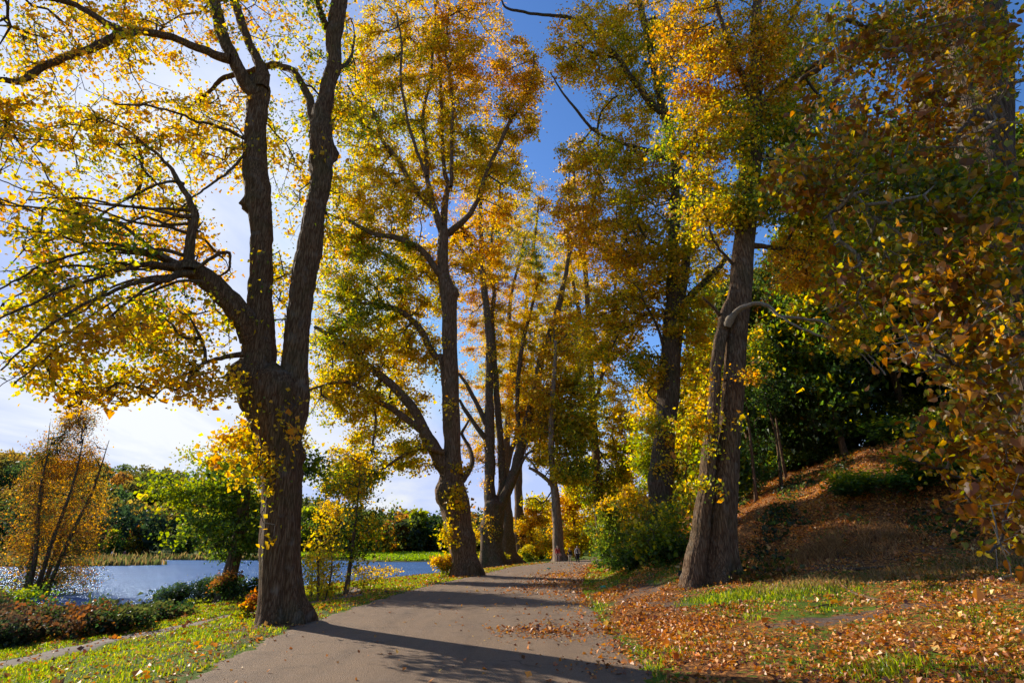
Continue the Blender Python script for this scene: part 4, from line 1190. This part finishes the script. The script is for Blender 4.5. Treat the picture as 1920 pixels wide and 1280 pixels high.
for i, (x, y, h, w, lab) in enumerate([
    (9.3, 37, 10.5, 4.6, 'slim sapling with bare lower stem standing left of the dark lime'),
    (10.2, 39.5, 9, 4.2, 'second slim sapling just behind the first, left of the dark lime'),
    (13.5, 47, 12, 7, 'leafy young tree on the bank above the far bushes'),
    (16.5, 58, 12, 8, 'young yellow-green tree on the bank near the bend'),
    (12.0, 33, 8, 4.5, 'young tree in the gap between the dark lime and the twin-boled lime'),
]):
    put(wild('young_tree', lab, 'tree', h, w, .32 if i < 2 else .12, [(GRN, 1.4), (OLV, 1.7), (YEL, .6), (GOLD, .6)], .17 + .01 * i, 5200 if i < 2 else 9500, 130 + i, per=30, flat=.5, spread=.5, rmin=.01, kw=.007, trunk_r=.11, cscale=.4), x, y)

# ---- the dense wood on the slope
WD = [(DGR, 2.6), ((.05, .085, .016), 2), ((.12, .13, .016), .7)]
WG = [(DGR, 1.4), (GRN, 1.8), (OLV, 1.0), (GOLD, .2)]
WR = [(GRN, .8), (OLV, 1), (GOLD, .8), (ORG, .6), (BRN, .5)]
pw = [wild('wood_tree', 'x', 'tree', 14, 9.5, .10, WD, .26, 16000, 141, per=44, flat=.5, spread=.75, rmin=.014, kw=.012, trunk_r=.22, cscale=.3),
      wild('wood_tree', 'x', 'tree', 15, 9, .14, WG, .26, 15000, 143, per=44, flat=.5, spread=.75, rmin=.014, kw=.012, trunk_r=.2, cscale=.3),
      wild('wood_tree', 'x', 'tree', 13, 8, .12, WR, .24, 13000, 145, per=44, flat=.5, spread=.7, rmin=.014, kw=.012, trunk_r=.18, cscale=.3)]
labs = ['dark-leaved tree in the dense wood on the right-hand slope', 'mid-green tree in the dense wood on the right-hand slope', 'brownish gold tree in the dense wood on the right-hand slope']
grp = ['dark trees of the wood on the slope', 'green trees of the wood on the slope', 'brownish trees of the wood on the slope']
ws = [(17.5, 40, 0, .8), (21, 35.5, 1, .85), (25, 36, 0, 1.0), (29, 33, 0, 1.0), (33, 30, 1, 1.0), (37, 34, 0, 1.1), (22.5, 42, 0, 1.0), (27, 43, 1, 1.05), (32, 41, 2, 1.1), (38, 42, 0, 1.15),
      (18.5, 48, 1, .95), (24, 50, 2, 1.1), (30, 51, 0, 1.1), (37, 52, 1, 1.2), (21, 58, 2, 1.0), (28, 60, 0, 1.15), (36, 62, 1, 1.2), (45, 48, 0, 1.2), (43, 36, 2, 1.1), (41, 27, 0, 1.0),
      (36, 24, 1, .95), (46, 60, 0, 1.3), (27, 70, 1, 1.1), (36, 74, 2, 1.2), (31, 24.5, 0, .7), (26, 28.5, 0, .6)]
usedp = set()
for i, (x, y, k, s) in enumerate(ws):
    o = pw[k] if k not in usedp else copy_tree(pw[k])
    usedp.add(k)
    put(o, x + random.uniform(-.5, .5), y, s * 1.1, random.uniform(0, 6), sz=s * random.uniform(1.15, 1.5))
    relabel(o, labs[k], grp[k])
# slender bare-stemmed poles in front of the wood
for i, (x, y, h) in enumerate([(12.6, 30.5, 9), (15.2, 33, 10), (17.2, 36.5, 9.5), (13.8, 36, 10)]):
    put(wild('young_tree', ['thin pole-like tree just right of the twin-boled lime', 'second thin pole-like tree up the leafy slope', 'farthest thin pole-like tree up the slope', 'thin tree almost hidden behind the twin-boled lime'][i], 'tree', h, 3.6, .5, WG, .15, 3200, 160 + i, per=26, flat=.5, spread=.45, rmin=.008, kw=.006, trunk_r=.085, cscale=.5), x, y)
# understorey on the slope
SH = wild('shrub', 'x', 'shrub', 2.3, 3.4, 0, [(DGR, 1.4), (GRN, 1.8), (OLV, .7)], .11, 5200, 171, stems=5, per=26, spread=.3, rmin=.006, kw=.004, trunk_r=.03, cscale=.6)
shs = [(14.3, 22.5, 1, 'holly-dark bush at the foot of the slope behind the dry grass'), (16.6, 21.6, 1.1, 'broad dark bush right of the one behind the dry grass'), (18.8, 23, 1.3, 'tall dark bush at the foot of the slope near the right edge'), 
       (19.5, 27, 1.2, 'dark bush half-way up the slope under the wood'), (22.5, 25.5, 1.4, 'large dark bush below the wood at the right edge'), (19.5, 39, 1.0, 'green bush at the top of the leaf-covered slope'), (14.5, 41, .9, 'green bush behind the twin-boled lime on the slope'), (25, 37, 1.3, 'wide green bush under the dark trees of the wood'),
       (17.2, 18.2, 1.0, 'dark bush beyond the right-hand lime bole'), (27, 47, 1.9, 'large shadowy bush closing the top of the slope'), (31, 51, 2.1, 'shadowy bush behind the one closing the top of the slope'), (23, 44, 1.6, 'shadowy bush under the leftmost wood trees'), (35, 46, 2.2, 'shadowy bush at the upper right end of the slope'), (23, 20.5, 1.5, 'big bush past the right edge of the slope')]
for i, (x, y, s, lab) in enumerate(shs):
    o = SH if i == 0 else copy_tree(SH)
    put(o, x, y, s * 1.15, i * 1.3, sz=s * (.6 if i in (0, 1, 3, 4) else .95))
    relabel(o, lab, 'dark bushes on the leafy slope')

# ---- far side of the lake
hp = []
r = np.random.default_rng(5)
for _ in range(4000):
    x, y = r.uniform(-430, 60), r.uniform(168, 330)
    if len(hp) >= 620:
        break
    if lake_in(x, y) > -6:
        continue
    if all((x - a) ** 2 + (y - b) ** 2 > 36 for a, b, *_ in hp):
        hp.append((x, y, r.uniform(3.6, 6.2), r.uniform(8, 13)))
C, CC = [], []
tones = [((.05, .085, .02), .2), ((.07, .09, .02), .2), ((.13, .12, .025), .25), ((.22, .15, .03), .22), ((.27, .13, .03), .13)]
for (x, y, w, h) in hp:
    z = float(H(x, y))
    m = 300
    v = unit(r.normal(0, 1, (m, 3))) * (r.uniform(0, 1, (m, 1)) ** .25)
    lob = 1 + .25 * np.sin(v[:, :1] * 5 + x) * np.sin(v[:, 2:] * 4 + y)
    C.append(np.array([x, y, z + h * .55]) + v * lob * [w, w, h * .5])
    c = np.array(tones[r.choice(5, p=[t[1] for t in tones])][0]) * (.75 + .5 * r.random())
    if x < -100 and y < 205:
        c = np.array([.022, .04, .014]) * (.8 + .6 * r.random())
    CC.append(np.tile(c, (m, 1)) * np.exp(r.normal(0, .22, (m, 1))))
C, CC = np.vstack(C), np.vstack(CC)
V, F3, LC = leaves(C, 1.25, 9, CC, .6)
tag(link(mesh('hillside_woods', V, F3, None, LC, (LEAF,)), 'hillside_woods'), 'autumn woods covering the hill beyond the lake', kind='stuff')

ft = [wild('lakeside_tree', 'x', 'tree', 10, 9, .04, [(OLV, 1), (GOLD, 1), (BRN, .6)], .75, 3200, 181, per=40, flat=.6, spread=.8, rmin=.04, kw=.03, trunk_r=.2, cscale=.25),
      wild('lakeside_tree', 'x', 'tree', 10, 9, .04, [(DGR, .8), (GRN, 1.5), (OLV, 1)], .75, 3200, 183, per=40, flat=.6, spread=.8, rmin=.04, kw=.03, trunk_r=.2, cscale=.25),
      wild('lakeside_tree', 'x', 'tree', 10, 8, .04, [(GOLD, 1.2), (ORG, 1.2), (BRN, .6)], .75, 3200, 185, per=40, flat=.6, spread=.8, rmin=.04, kw=.03, trunk_r=.2, cscale=.25)]
lt = [(575, 1, 1.2, 170, 'green tree on the far shore just right of the two-stemmed lime'), (600, 0, 1.15, 175, 'olive-gold tree on the far shore behind the pale sapling'), (628, 0, 1.0, 172, 'olive tree on the far shore left of the young birch'), (655, 2, .95, 176, 'orange tree on the far shore behind the young birch'), (684, 1, .9, 170, 'green tree on the far shore right of the young birch'),
      (706, 1, .85, 168, 'dark green tree on the far shore at the left end of the bright field'), (732, 2, .85, 178, 'rust-coloured tree behind the bright field'), (750, 0, .9, 172, 'olive tree above the middle of the bright field'), (778, 1, 1.15, 174, 'tall pale green tree above the bright field'), (800, 2, .7, 180, 'small orange tree right of the pale green one'), (822, 1, .8, 176, 'green tree above the right end of the bright field'),
      (845, 0, .8, 182, 'olive tree on the far shore behind the second lime'), (895, 0, .85, 186, 'olive tree on the far shore seen between the boles'), (345, 1, .8, 168, 'dark tree on the far shore left of the oak'), (205, 1, .7, 172, 'dark tree on the far shore above the reed point'), (260, 0, .8, 180, 'olive tree on the far shore in front of the dark wood'), (715, 0, .7, 166, 'low olive tree at the water left of the bright field')]
usedp = set()
for i, (px, k, s, y, lab) in enumerate(lt):
    o = ft[k] if k not in usedp else copy_tree(ft[k])
    usedp.add(k)
    put(o, at(px, 1030, y)[0], y, s, i * 1.1)
    relabel(o, lab, 'trees along the far shore of the lake')
DC = [(DGR, 2), ((.02, .04, .018), 2), (GRN, .4)]
cf = conifer('conifer_tree', 'x', 17, 8, 191, DC)
cl = [(232, 872, 300, 1.25, 'tallest dark conifer on the hilltop at the left'), (258, 884, 300, .8, 'smaller conifer right of the tallest one on the hilltop'), (283, 886, 305, .9, 'middle conifer on the hilltop left of the oak'), (300, 892, 300, .75, 'low conifer on the hilltop next to the oak crown'),
      (318, 893, 300, .85, 'conifer on the hilltop partly behind the oak crown'), (576, 928, 290, .8, 'conifer on the ridge just right of the two-stemmed lime'), (590, 934, 290, .7, 'second conifer on the ridge right of the two-stemmed lime'), (604, 932, 290, .8, 'third conifer on the ridge above the pale sapling'),
      (735, 958, 240, .95, 'slim conifer on the skyline left of the twin-topped one'), (785, 962, 240, 1.0, 'pointed conifer on the skyline above the pale green tree'), (793, 968, 240, .85, 'shorter conifer leaning against the pointed one')]
for i, (px, py, y, s, lab) in enumerate(cl):
    o = cf if i == 0 else copy_tree(cf)
    top = at(px, py, y)
    hh = 17 * s
    gz = float(H(top[0], y))
    hh = max(8, top[2] - gz)
    o.location = (top[0], y, gz)
    o.scale = (s, s, hh / 17)
    o.rotation_euler = (0, 0, i)
    relabel(o, lab, 'conifers on the skyline beyond the lake')

# reeds along the point and the far shore
def tufts(name, label, xy, hgt, wid, cols, seed, per=1, lean=.25, kind='stuff', z=None, mat=None):
    r = np.random.default_rng(seed)
    n = len(xy)
    X = np.column_stack([xy, H(xy[:, 0], xy[:, 1]) if z is None else z])
    hgt = np.broadcast_to(hgt, (n,)) * np.exp(r.normal(0, .3, n))
    wid = np.broadcast_to(wid, (n,))
    a = r.uniform(0, 6.28, n)
    s = np.column_stack([np.cos(a), np.sin(a), np.zeros(n)]) * wid[:, None] * .5
    l_ = np.column_stack([r.normal(0, lean, n), r.normal(0, lean, n), np.ones(n)]) * hgt[:, None]
    mid = X + l_ * [.35, .35, .6]
    V = np.stack([X - s - [0, 0, .02], X + s - [0, 0, .02], mid + s * .7, mid - s * .7, X + l_], 1).reshape(-1, 3)
    i = np.arange(n)[:, None] * 5
    k = r.choice(len(cols), n)
    c = np.array(cols)[k] * np.exp(r.normal(0, .25, (n, 1)))
    return tag(link(mesh(name, V, i + [3, 2, 4], i + [0, 1, 2, 3], np.repeat(c, 5, 0), (mat or LEAF,)), name), label, kind=kind)


r = np.random.default_rng(12)
xy = np.column_stack([r.uniform(-190, 10, 160000), r.uniform(60, 200, 160000)])
li = lake_in(xy[:, 0], xy[:, 1])
xy = xy[(li < .2) & (li > -3.2) & (xy[:, 1] > 80) & ((xy[:, 0] < -60) | (r.random(len(xy)) < .03))]
tufts('reeds', 'brown and green reeds fringing the far lake shore', xy, .9, .35, [(.16, .11, .04), (.10, .12, .03), (.22, .15, .06), (.06, .07, .02)], 3)

# ------------------------------------------------------------------ grass and fallen leaves
r = np.random.default_rng(20)
xy = np.column_stack([r.uniform(-62, 0, 60000), r.uniform(128, 172, 60000)])
xy = xy[lake_in(xy[:, 0], xy[:, 1]) < -1.2]
tufts('meadow_grass', 'bright sunlit lawn on the far side of the lake', xy, .16, .5, [(.20, .30, .014), (.26, .34, .016)], 8, lean=1.2)
r = np.random.default_rng(21)
N = 900000
yy = 4.5 + 60 * r.random(N) ** 2.0
xx = r.uniform(-26, 22, N)
lit, dirt = zones(xx, yy)
dl, dr = edgeL(yy) - xx, xx - edgeR(yy)
fp = np.abs(xx - np.interp(yy, fpy, fpx)) < .42
clump = wob(xx * 2.3, yy * 2.3) * .25 + wob(xx * .7, yy * .7, 1, 4) * .3
on = ((dl > -.04) | (dr > -.04)) & ~(fp & (yy < 34)) & (lake_in(xx, yy) < -.9)
vis = (np.abs(xx) < yy * .98 + 2)
steep = sst(17, 20, yy) * sst(4, 6, dr)
pr = np.where(dr > 0, .36 - .5 * lit + clump * .9, .75 + clump) - dirt * 1.1 - steep * 1.5
tuft1 = np.exp(-(((xx - 6.0) / 2.2) ** 2 + ((yy - 16.4) / 1.1) ** 2))
tuft2 = np.exp(-(((xx - 4.5) / .5) ** 2 + ((yy - 7.6) / .4) ** 2))
pr = pr + tuft1 * .9 + tuft2 * 1.2
sel = on & vis & (r.random(N) < pr)
xy = np.column_stack([xx, yy])[sel]
hh = (.045 + .03 * np.clip(clump[sel], -.5, 1.5) + .07 * tuft1[sel] + .07 * tuft2[sel]).clip(.02)
tufts('grass', 'short autumn grass on the verges', xy, hh, .007 + .0013 * xy[:, 1], [(.15, .22, .012), (.22, .27, .016), (.28, .28, .02), (.10, .16, .012), (.34, .30, .03)], 4, lean=.5)

N = 26000
yy = 18 + 34 * r.random(N)
xx = edgeR(yy) + 2.5 + r.random(N) * 24
f = wob(xx * .55, yy * .55, 1, 9) + .4 * wob(xx * 2, yy * 2)
ok = (f > .55) & (r.random(N) < .8)
C = np.column_stack([xx, yy, H(xx, yy) + .05])[ok]
C = np.repeat(C, 5, 0) + np.abs(r.normal(0, 1, (5 * ok.sum(), 3))) * [.22, .22, .17]
cols = leafcols(C, [((.02, .035, .01), 1.4), ((.05, .08, .016), 1.6), ((.12, .13, .02), .7), ((.20, .10, .03), .5)], 4, .8, .3)
V, F3, LC = leaves(C, .13, 14, cols, .9)
tag(link(mesh('undergrowth', V, F3, None, LC, (LEAF,)), 'undergrowth'), 'low brambles and seedlings scattered over the leafy slope', kind='stuff')

N = 1000
xx, yy = r.normal(10.5, 1.4, N * 6), r.normal(19.6, .45, N * 6)
tufts('dry_grass', 'tuft of tall bleached grass at the foot of the slope', np.column_stack([xx, yy])[wob(xx * 1.5, yy * 2) > -.3], .22, .02, [(.30, .17, .07), (.38, .22, .09), (.20, .11, .04)], 5, lean=.8)
xx, yy = r.uniform(6.5, 17, 5000), r.normal(16.9, .35, 5000)
tufts('dry_grass', 'thin strip of bleached grass along the mown edge', np.column_stack([xx, yy]), .12, .018, [(.32, .18, .07), (.38, .24, .10), (.18, .16, .04)], 6, lean=.6)

N = 760000
yy = 4.5 + 62 * r.random(N) ** 1.7
xx = r.uniform(-14, 24, N)
lit, dirt = zones(xx, yy)
dl, dr = edgeL(yy) - xx, xx - edgeR(yy)
li = lake_in(xx, yy)
clump = wob(xx * 1.9, yy * 1.9) * .25 + wob(xx * .6, yy * .6, 1, 4) * .25
onpath = (dl <= 0) & (dr <= 0)
patch = np.exp(-(((xx - .55 - (yy - 12.5) * .0) / .95) ** 2 + ((yy - 12.7) / .75) ** 2) * 1.3)
drift = np.exp(dr / .35) * .55 * sst(7.5, 10, yy) + np.exp(dr / .9) * .12
far_ = np.exp(-((dr + 1.6) / 1.2) ** 2) * sst(20, 24, yy) * sst(46, 36, yy) * .22
pr = np.where(onpath, .0022 + drift * (.6 + clump) + np.exp(dl / .22) * .10 * (.6 + clump) + patch * 1.0 * (.8 + clump) + far_ * (.6 + clump), 0)
pr = np.where(dr > 0, lit * (.78 + 1.7 * clump) - dirt * .3, pr)
pr = np.where(dl > 0, (.06 + .05 * clump + .05 * np.exp(-dl / 2)) * (li < -1), pr)
near_sc = (8.0 / np.maximum(yy, 8)) ** .5
sel = (r.random(N) < pr) & (np.abs(xx) < yy * .98 + 2)
P = np.column_stack([xx, yy, H(xx, yy) + .018 + r.random(N) * .02])[sel]
cols = leafcols(P, [((.14, .045, .012), 1), ((.36, .11, .015), 2), ((.56, .20, .025), 2.8), ((.62, .28, .05), 1.5), ((.62, .40, .09), .5)], 3, .6, .8)
V, F3, LC = leaves(P, 1.0, 33, cols, 1.3, droop=.0)
# leaves() draws them 1 m long: shrink each about its own centre
k = (.046 + .0014 * P[:, 1])
V = (V.reshape(-1, 4, 3) - P[:, None]) * k[:, None, None] + P[:, None]
tag(link(mesh('fallen_leaves', V.reshape(-1, 3), F3, None, LC, (LITTER,)), 'fallen_leaves'), 'orange and brown fallen leaves strewn over bank and path', kind='stuff')

# fallen twigs and a scrap of litter
def stick(px, w, label, seed):
    P = []
    for (a, b) in px:
        q = G(a, b)
        P.append([q[0], q[1], q[2] + .03, w])
    P = np.array(P)
    P[-1, 3] = w * .3
    o0 = P[0, :3].copy()
    P[:, :3] -= o0
    V, F3, F4 = tube(spline(P, .06), 7, seed, .06)
    o = link(mesh('fallen_branch', V, F3, F4, mats=(BARK_FAR,), smooth=True), 'fallen_branch')
    o.location = o0
    return tag(o, label, 'branch', 'fallen twigs on the right verge')


stick([(1582, 1100), (1598, 1112), (1622, 1120), (1645, 1126), (1666, 1130)], .028, 'crooked pale fallen branch lying on the verge right of the twin-boled lime', 1)
stick([(1525, 1142), (1550, 1136), (1574, 1134)], .014, 'short dark stick lying left of the crooked branch', 2)
stick([(1408, 1110), (1418, 1120), (1426, 1130)], .012, 'small pale twig standing out of the grass by the twin-boled lime', 3)
stick([(1360, 1158), (1380, 1160), (1398, 1161)], .012, 'thin stick at the edge of the bare earth patch', 4)
stick([(1385, 1180), (1392, 1198), (1402, 1206)], .010, 'bent twig among the fallen leaves near the path', 5)
stick([(1530, 1060), (1580, 1068), (1640, 1066), (1690, 1060)], .045, 'long grey fallen branch in the dry grass', 6)
stick([(1572, 1048), (1570, 1030), (1576, 1012), (1586, 1000)], .03, 'bent dead branch propped upright before the slope', 7)
stick([(1738, 1208), (1700, 1206), (1668, 1208)], .010, 'straight twig low on the verge', 8)


def scrap(px, py, s, label, seed):
    q = G(px, py)
    r = np.random.default_rng(seed)
    th, ph = np.meshgrid(np.linspace(0, 2 * math.pi, 18, endpoint=False), np.linspace(.05, math.pi - .05, 10))
    rr = 1 + .25 * np.sin(3 * th + 4 * ph) + .18 * np.sin(7 * th - 3 * ph) + r.normal(0, .06, th.shape)
    V = np.stack([rr * np.cos(th) * np.sin(ph) * s * 1.5, rr * np.sin(th) * np.sin(ph) * s, rr * np.cos(ph) * s * .55 + s * .5], -1)
    i, j = np.meshgrid(np.arange(9), np.arange(18), indexing='ij')
    F4 = np.stack([i * 18 + j, (i + 1) * 18 + j, (i + 1) * 18 + (j + 1) % 18, i * 18 + (j + 1) % 18], -1).reshape(-1, 4)
    o = link(mesh('litter_scrap', V.reshape(-1, 3), None, F4, mats=(mat_plain('turquoise_plastic', (.03, .42, .28), .4),)), 'litter_scrap')
    o.location = q
    return tag(o, label, 'litter')


scrap(1131, 1101, .07, 'crumpled turquoise plastic scrap on the right edge of the path', 1)
scrap(1029, 1066, .09, 'green plastic scrap lying on the shaded path before the walkers', 2)

# ------------------------------------------------------------------ people
def skin(name, V, E, R, mat_, parent, sub=2):
    me = bpy.data.meshes.new(name)
    me.from_pydata([tuple(v) for v in V], E, [])
    me.materials.append(mat_)
    o = link(me, name, parent)
    sk = o.modifiers.new('skin', 'SKIN')
    sk.use_smooth_shade = True
    for i, rr in enumerate(R):
        d = me.skin_vertices[0].data[i]
        d.radius = (rr, rr) if not hasattr(rr, '__len__') else rr
        d.use_root = (i == 0)
    s = o.modifiers.new('sub', 'SUBSURF')
    s.levels = s.render_levels = sub
    return o


def person(label, x, y, h, rz, swing, coat, trousers, hairc, coat_len, legw=1.0, bag=None, shirt=None, group='three people walking on the path'):
    e = bpy.data.objects.new('person', None)
    COL.objects.link(e)
    e.location = (x, y, float(H(x, y)) + .012)
    e.rotation_euler = (0, 0, rz)
    k = h / 1.75
    e.scale = (k, k, k)
    tag(e, label, 'person', group)
    SKN = mat_plain('skin', (.42, .25, .18), .6, .05)
    mc, mt_, mh = mat_plain('coat', coat, .9, .12, 20), mat_plain('trousers', trousers, .9, .12, 20), mat_plain('hair', hairc, .7, .15, 30)
    ms = mat_plain('shoe', (.05, .035, .03), .6, .1)
    s = swing
    # joints; the figure faces -y
    pel = (0, 0, .95)
    J = {'pel': pel, 'sp': (0, .01, 1.15), 'ch': (0, .0, 1.34), 'nk': (0, 0, 1.49), 'hd': (0, -.015, 1.60), 'tp': (0, -.01, 1.70)}
    V = [J[q] for q in ('pel', 'sp', 'ch', 'nk', 'hd', 'tp')]
    R = [(.15, .105), (.135, .10), (.165, .105), (.055, .055), (.082, .098), (.07, .085)]
    E = [(0, 1), (1, 2), (2, 3), (3, 4), (4, 5)]

    def add(p, r, par):
        V.append(tuple(p))
        R.append(r)
        E.append((par, len(V) - 1))
        return len(V) - 1
    legs, arms = [], []
    for sd in (-1, 1):
        f = s * sd
        hip = add((sd * .095, 0, .88), .088, 0)
        kn = (sd * .10, -.22 * max(f, 0) + .04 * min(f, 0), .49)
        k_ = add(kn, .056, hip)
        an = (sd * .10, -.26 * f, .09 + (.05 if f < 0 else 0))
        a_ = add(an, .040, k_)
        add((sd * .115, -.26 * f - .15, .045 + (.0 if f < 0 else .01)), .036, a_)
        legs.append(((sd * .095, 0, .90), kn, an))
        sh = add((sd * .19, .0, 1.41), .055, 2)
        el = (sd * .245, .07 * f + .03, 1.14)
        e_ = add(el, .040, sh)
        wr = (sd * .25, .19 * f - .06, .90)
        w_ = add(wr, .028, e_)
        pm = (sd * .25, .19 * f - .075, .84)
        p_ = add(pm, (.018, .034), w_)
        for q in range(4):
            o1 = add((sd * .245, pm[1] - .030 + q * .02, .785), .009, p_)
            add((sd * (.238 - .004 * q), pm[1] - .034 + q * .02, .755 + .006 * abs(q - 1)), .008, o1)
        o1 = add((sd * .235, pm[1] - .045, .825), .010, p_)
        add((sd * .225, pm[1] - .06, .80), .009, o1)
        arms.append(((sd * .17, 0, 1.42), el, wr))
    skin('body', V, E, R, SKN, e, 1)
    # face: nose, eyes, mouth
    bx = []
    for (c, q) in (((0, -.112, 1.605), (.012, .02, .022)), ((-.033, -.098, 1.635), (.013, .008, .007)), ((.033, -.098, 1.635), (.013, .008, .007)), ((0, -.098, 1.555), (.025, .008, .006))):
        bx.append((c, q))
    Vb, Fb = [], []
    for (c, q) in bx:
        b0 = len(Vb)
        for dx in (-1, 1):
            for dy in (-1, 1):
                for dz in (-1, 1):
                    Vb.append((c[0] + dx * q[0] * (1 - .3 * (dz > 0)), c[1] + dy * q[1], c[2] + dz * q[2]))
        Fb += [[b0 + t for t in f] for f in ([0, 1, 3, 2], [4, 6, 7, 5], [0, 4, 5, 1], [2, 3, 7, 6], [0, 2, 6, 4], [1, 5, 7, 3])]
    link(mesh('face', Vb, None, Fb, mats=(mat_plain('face_features', (.16, .07, .05), .6),)), 'face', e)
    # clothes
    zt = coat_len
    CV = [(0, 0, zt + .04), (0, 0, .98), (0, .01, 1.15), (0, .0, 1.34), (0, 0, 1.47)]
    CR = [(.175, .135), (.17, .125), (.155, .118), (.185, .125), (.075, .075)]
    CE = [(0, 1), (1, 2), (2, 3), (3, 4)]
    for (a, b, c) in arms:
        n = len(CV)
        CV += [a, b, (c[0], c[1], c[2] + .03)]
        CR += [.072, .056, .044]
        CE += [(3, n), (n, n + 1), (n + 1, n + 2)]
    skin('coat', CV, CE, CR, mc, e, 1)
    TV = [(0, 0, .95)]
    TR = [(.155, .115)]
    TE = []
    for (a, b, c) in legs:
        n = len(TV)
        TV += [a, b, (c[0], c[1], c[2] + .02)]
        TR += [.105, .075 * legw, .062 * legw]
        TE += [(0, n), (n, n + 1), (n + 1, n + 2)]
    skin('trousers', TV, TE, TR, mt_, e, 1)
    for (a, b, c) in legs:
        skin('shoe', [(c[0], c[1] + .03, c[2] - .03), (c[0] * 1.1, c[1] - .08, .045), (c[0] * 1.15, c[1] - .17, .035)], [(0, 1), (1, 2)], [.05, .048, .038], ms, e, 1)
    skin('hair', [(0, .02, 1.735), (0, .055, 1.67), (0, .06, 1.56)], [(0, 1), (1, 2)], [(.075, .075), (.092, .075), (.07, .045)], mh, e, 1)
    if shirt:
        skin('shirt_front', [(0, -.085, 1.02), (0, -.10, 1.2), (0, -.085, 1.4)], [(0, 1), (1, 2)], [(.06, .05), (.06, .05), (.05, .04)], mat_plain('shirt', shirt, .9), e, 1)
    if bag:
        skin('bag', [(.32, -.05, .72), (.32, -.05, .86), (.31, -.03, .97)], [(0, 1), (1, 2)], [(.11, .06), (.10, .055), (.02, .02)], mat_plain('bag', bag, .7), e, 1)
    return e


q = G(1046, 1056)
person('person in a red coat and pale trousers with a bag, leftmost of three walkers', q[0], q[1], 1.74, .15, .8, (.34, .035, .03), (.36, .24, .19), (.14, .07, .035), .72, bag=(.45, .22, .20))
q = G(1069, 1056)
person('shorter person in a black jacket and beige trousers, middle of the three walkers', q[0], q[1], 1.52, -.1, -.9, (.015, .012, .015), (.36, .29, .22), (.10, .05, .03), .88)
q = G(1083.5, 1057)
person('person in an open grey cardigan and black trousers, right-hand walker', q[0], q[1], 1.74, -.05, .7, (.36, .33, .32), (.012, .012, .016), (.03, .02, .018), .82, shirt=(.015, .015, .02))
for i, (px, y_, lab, cc_) in enumerate([(211, 157, 'tiny person in a white top on the far bank below the dark wood', (.8, .75, .8)), (234, 158, 'tiny person in a dark red top on the far bank below the dark wood', (.25, .06, .06))]):
    p_ = at(px, 1036, y_)
    y2 = y_
    while lake_in(p_[0], y2) > -1.5:
        y2 += 1
    person(lab, at(px, 1036, y2)[0], y2, 1.75, .4, .5, cc_, (.05, .05, .08), (.05, .03, .02), .8, group='people strolling on the far bank')
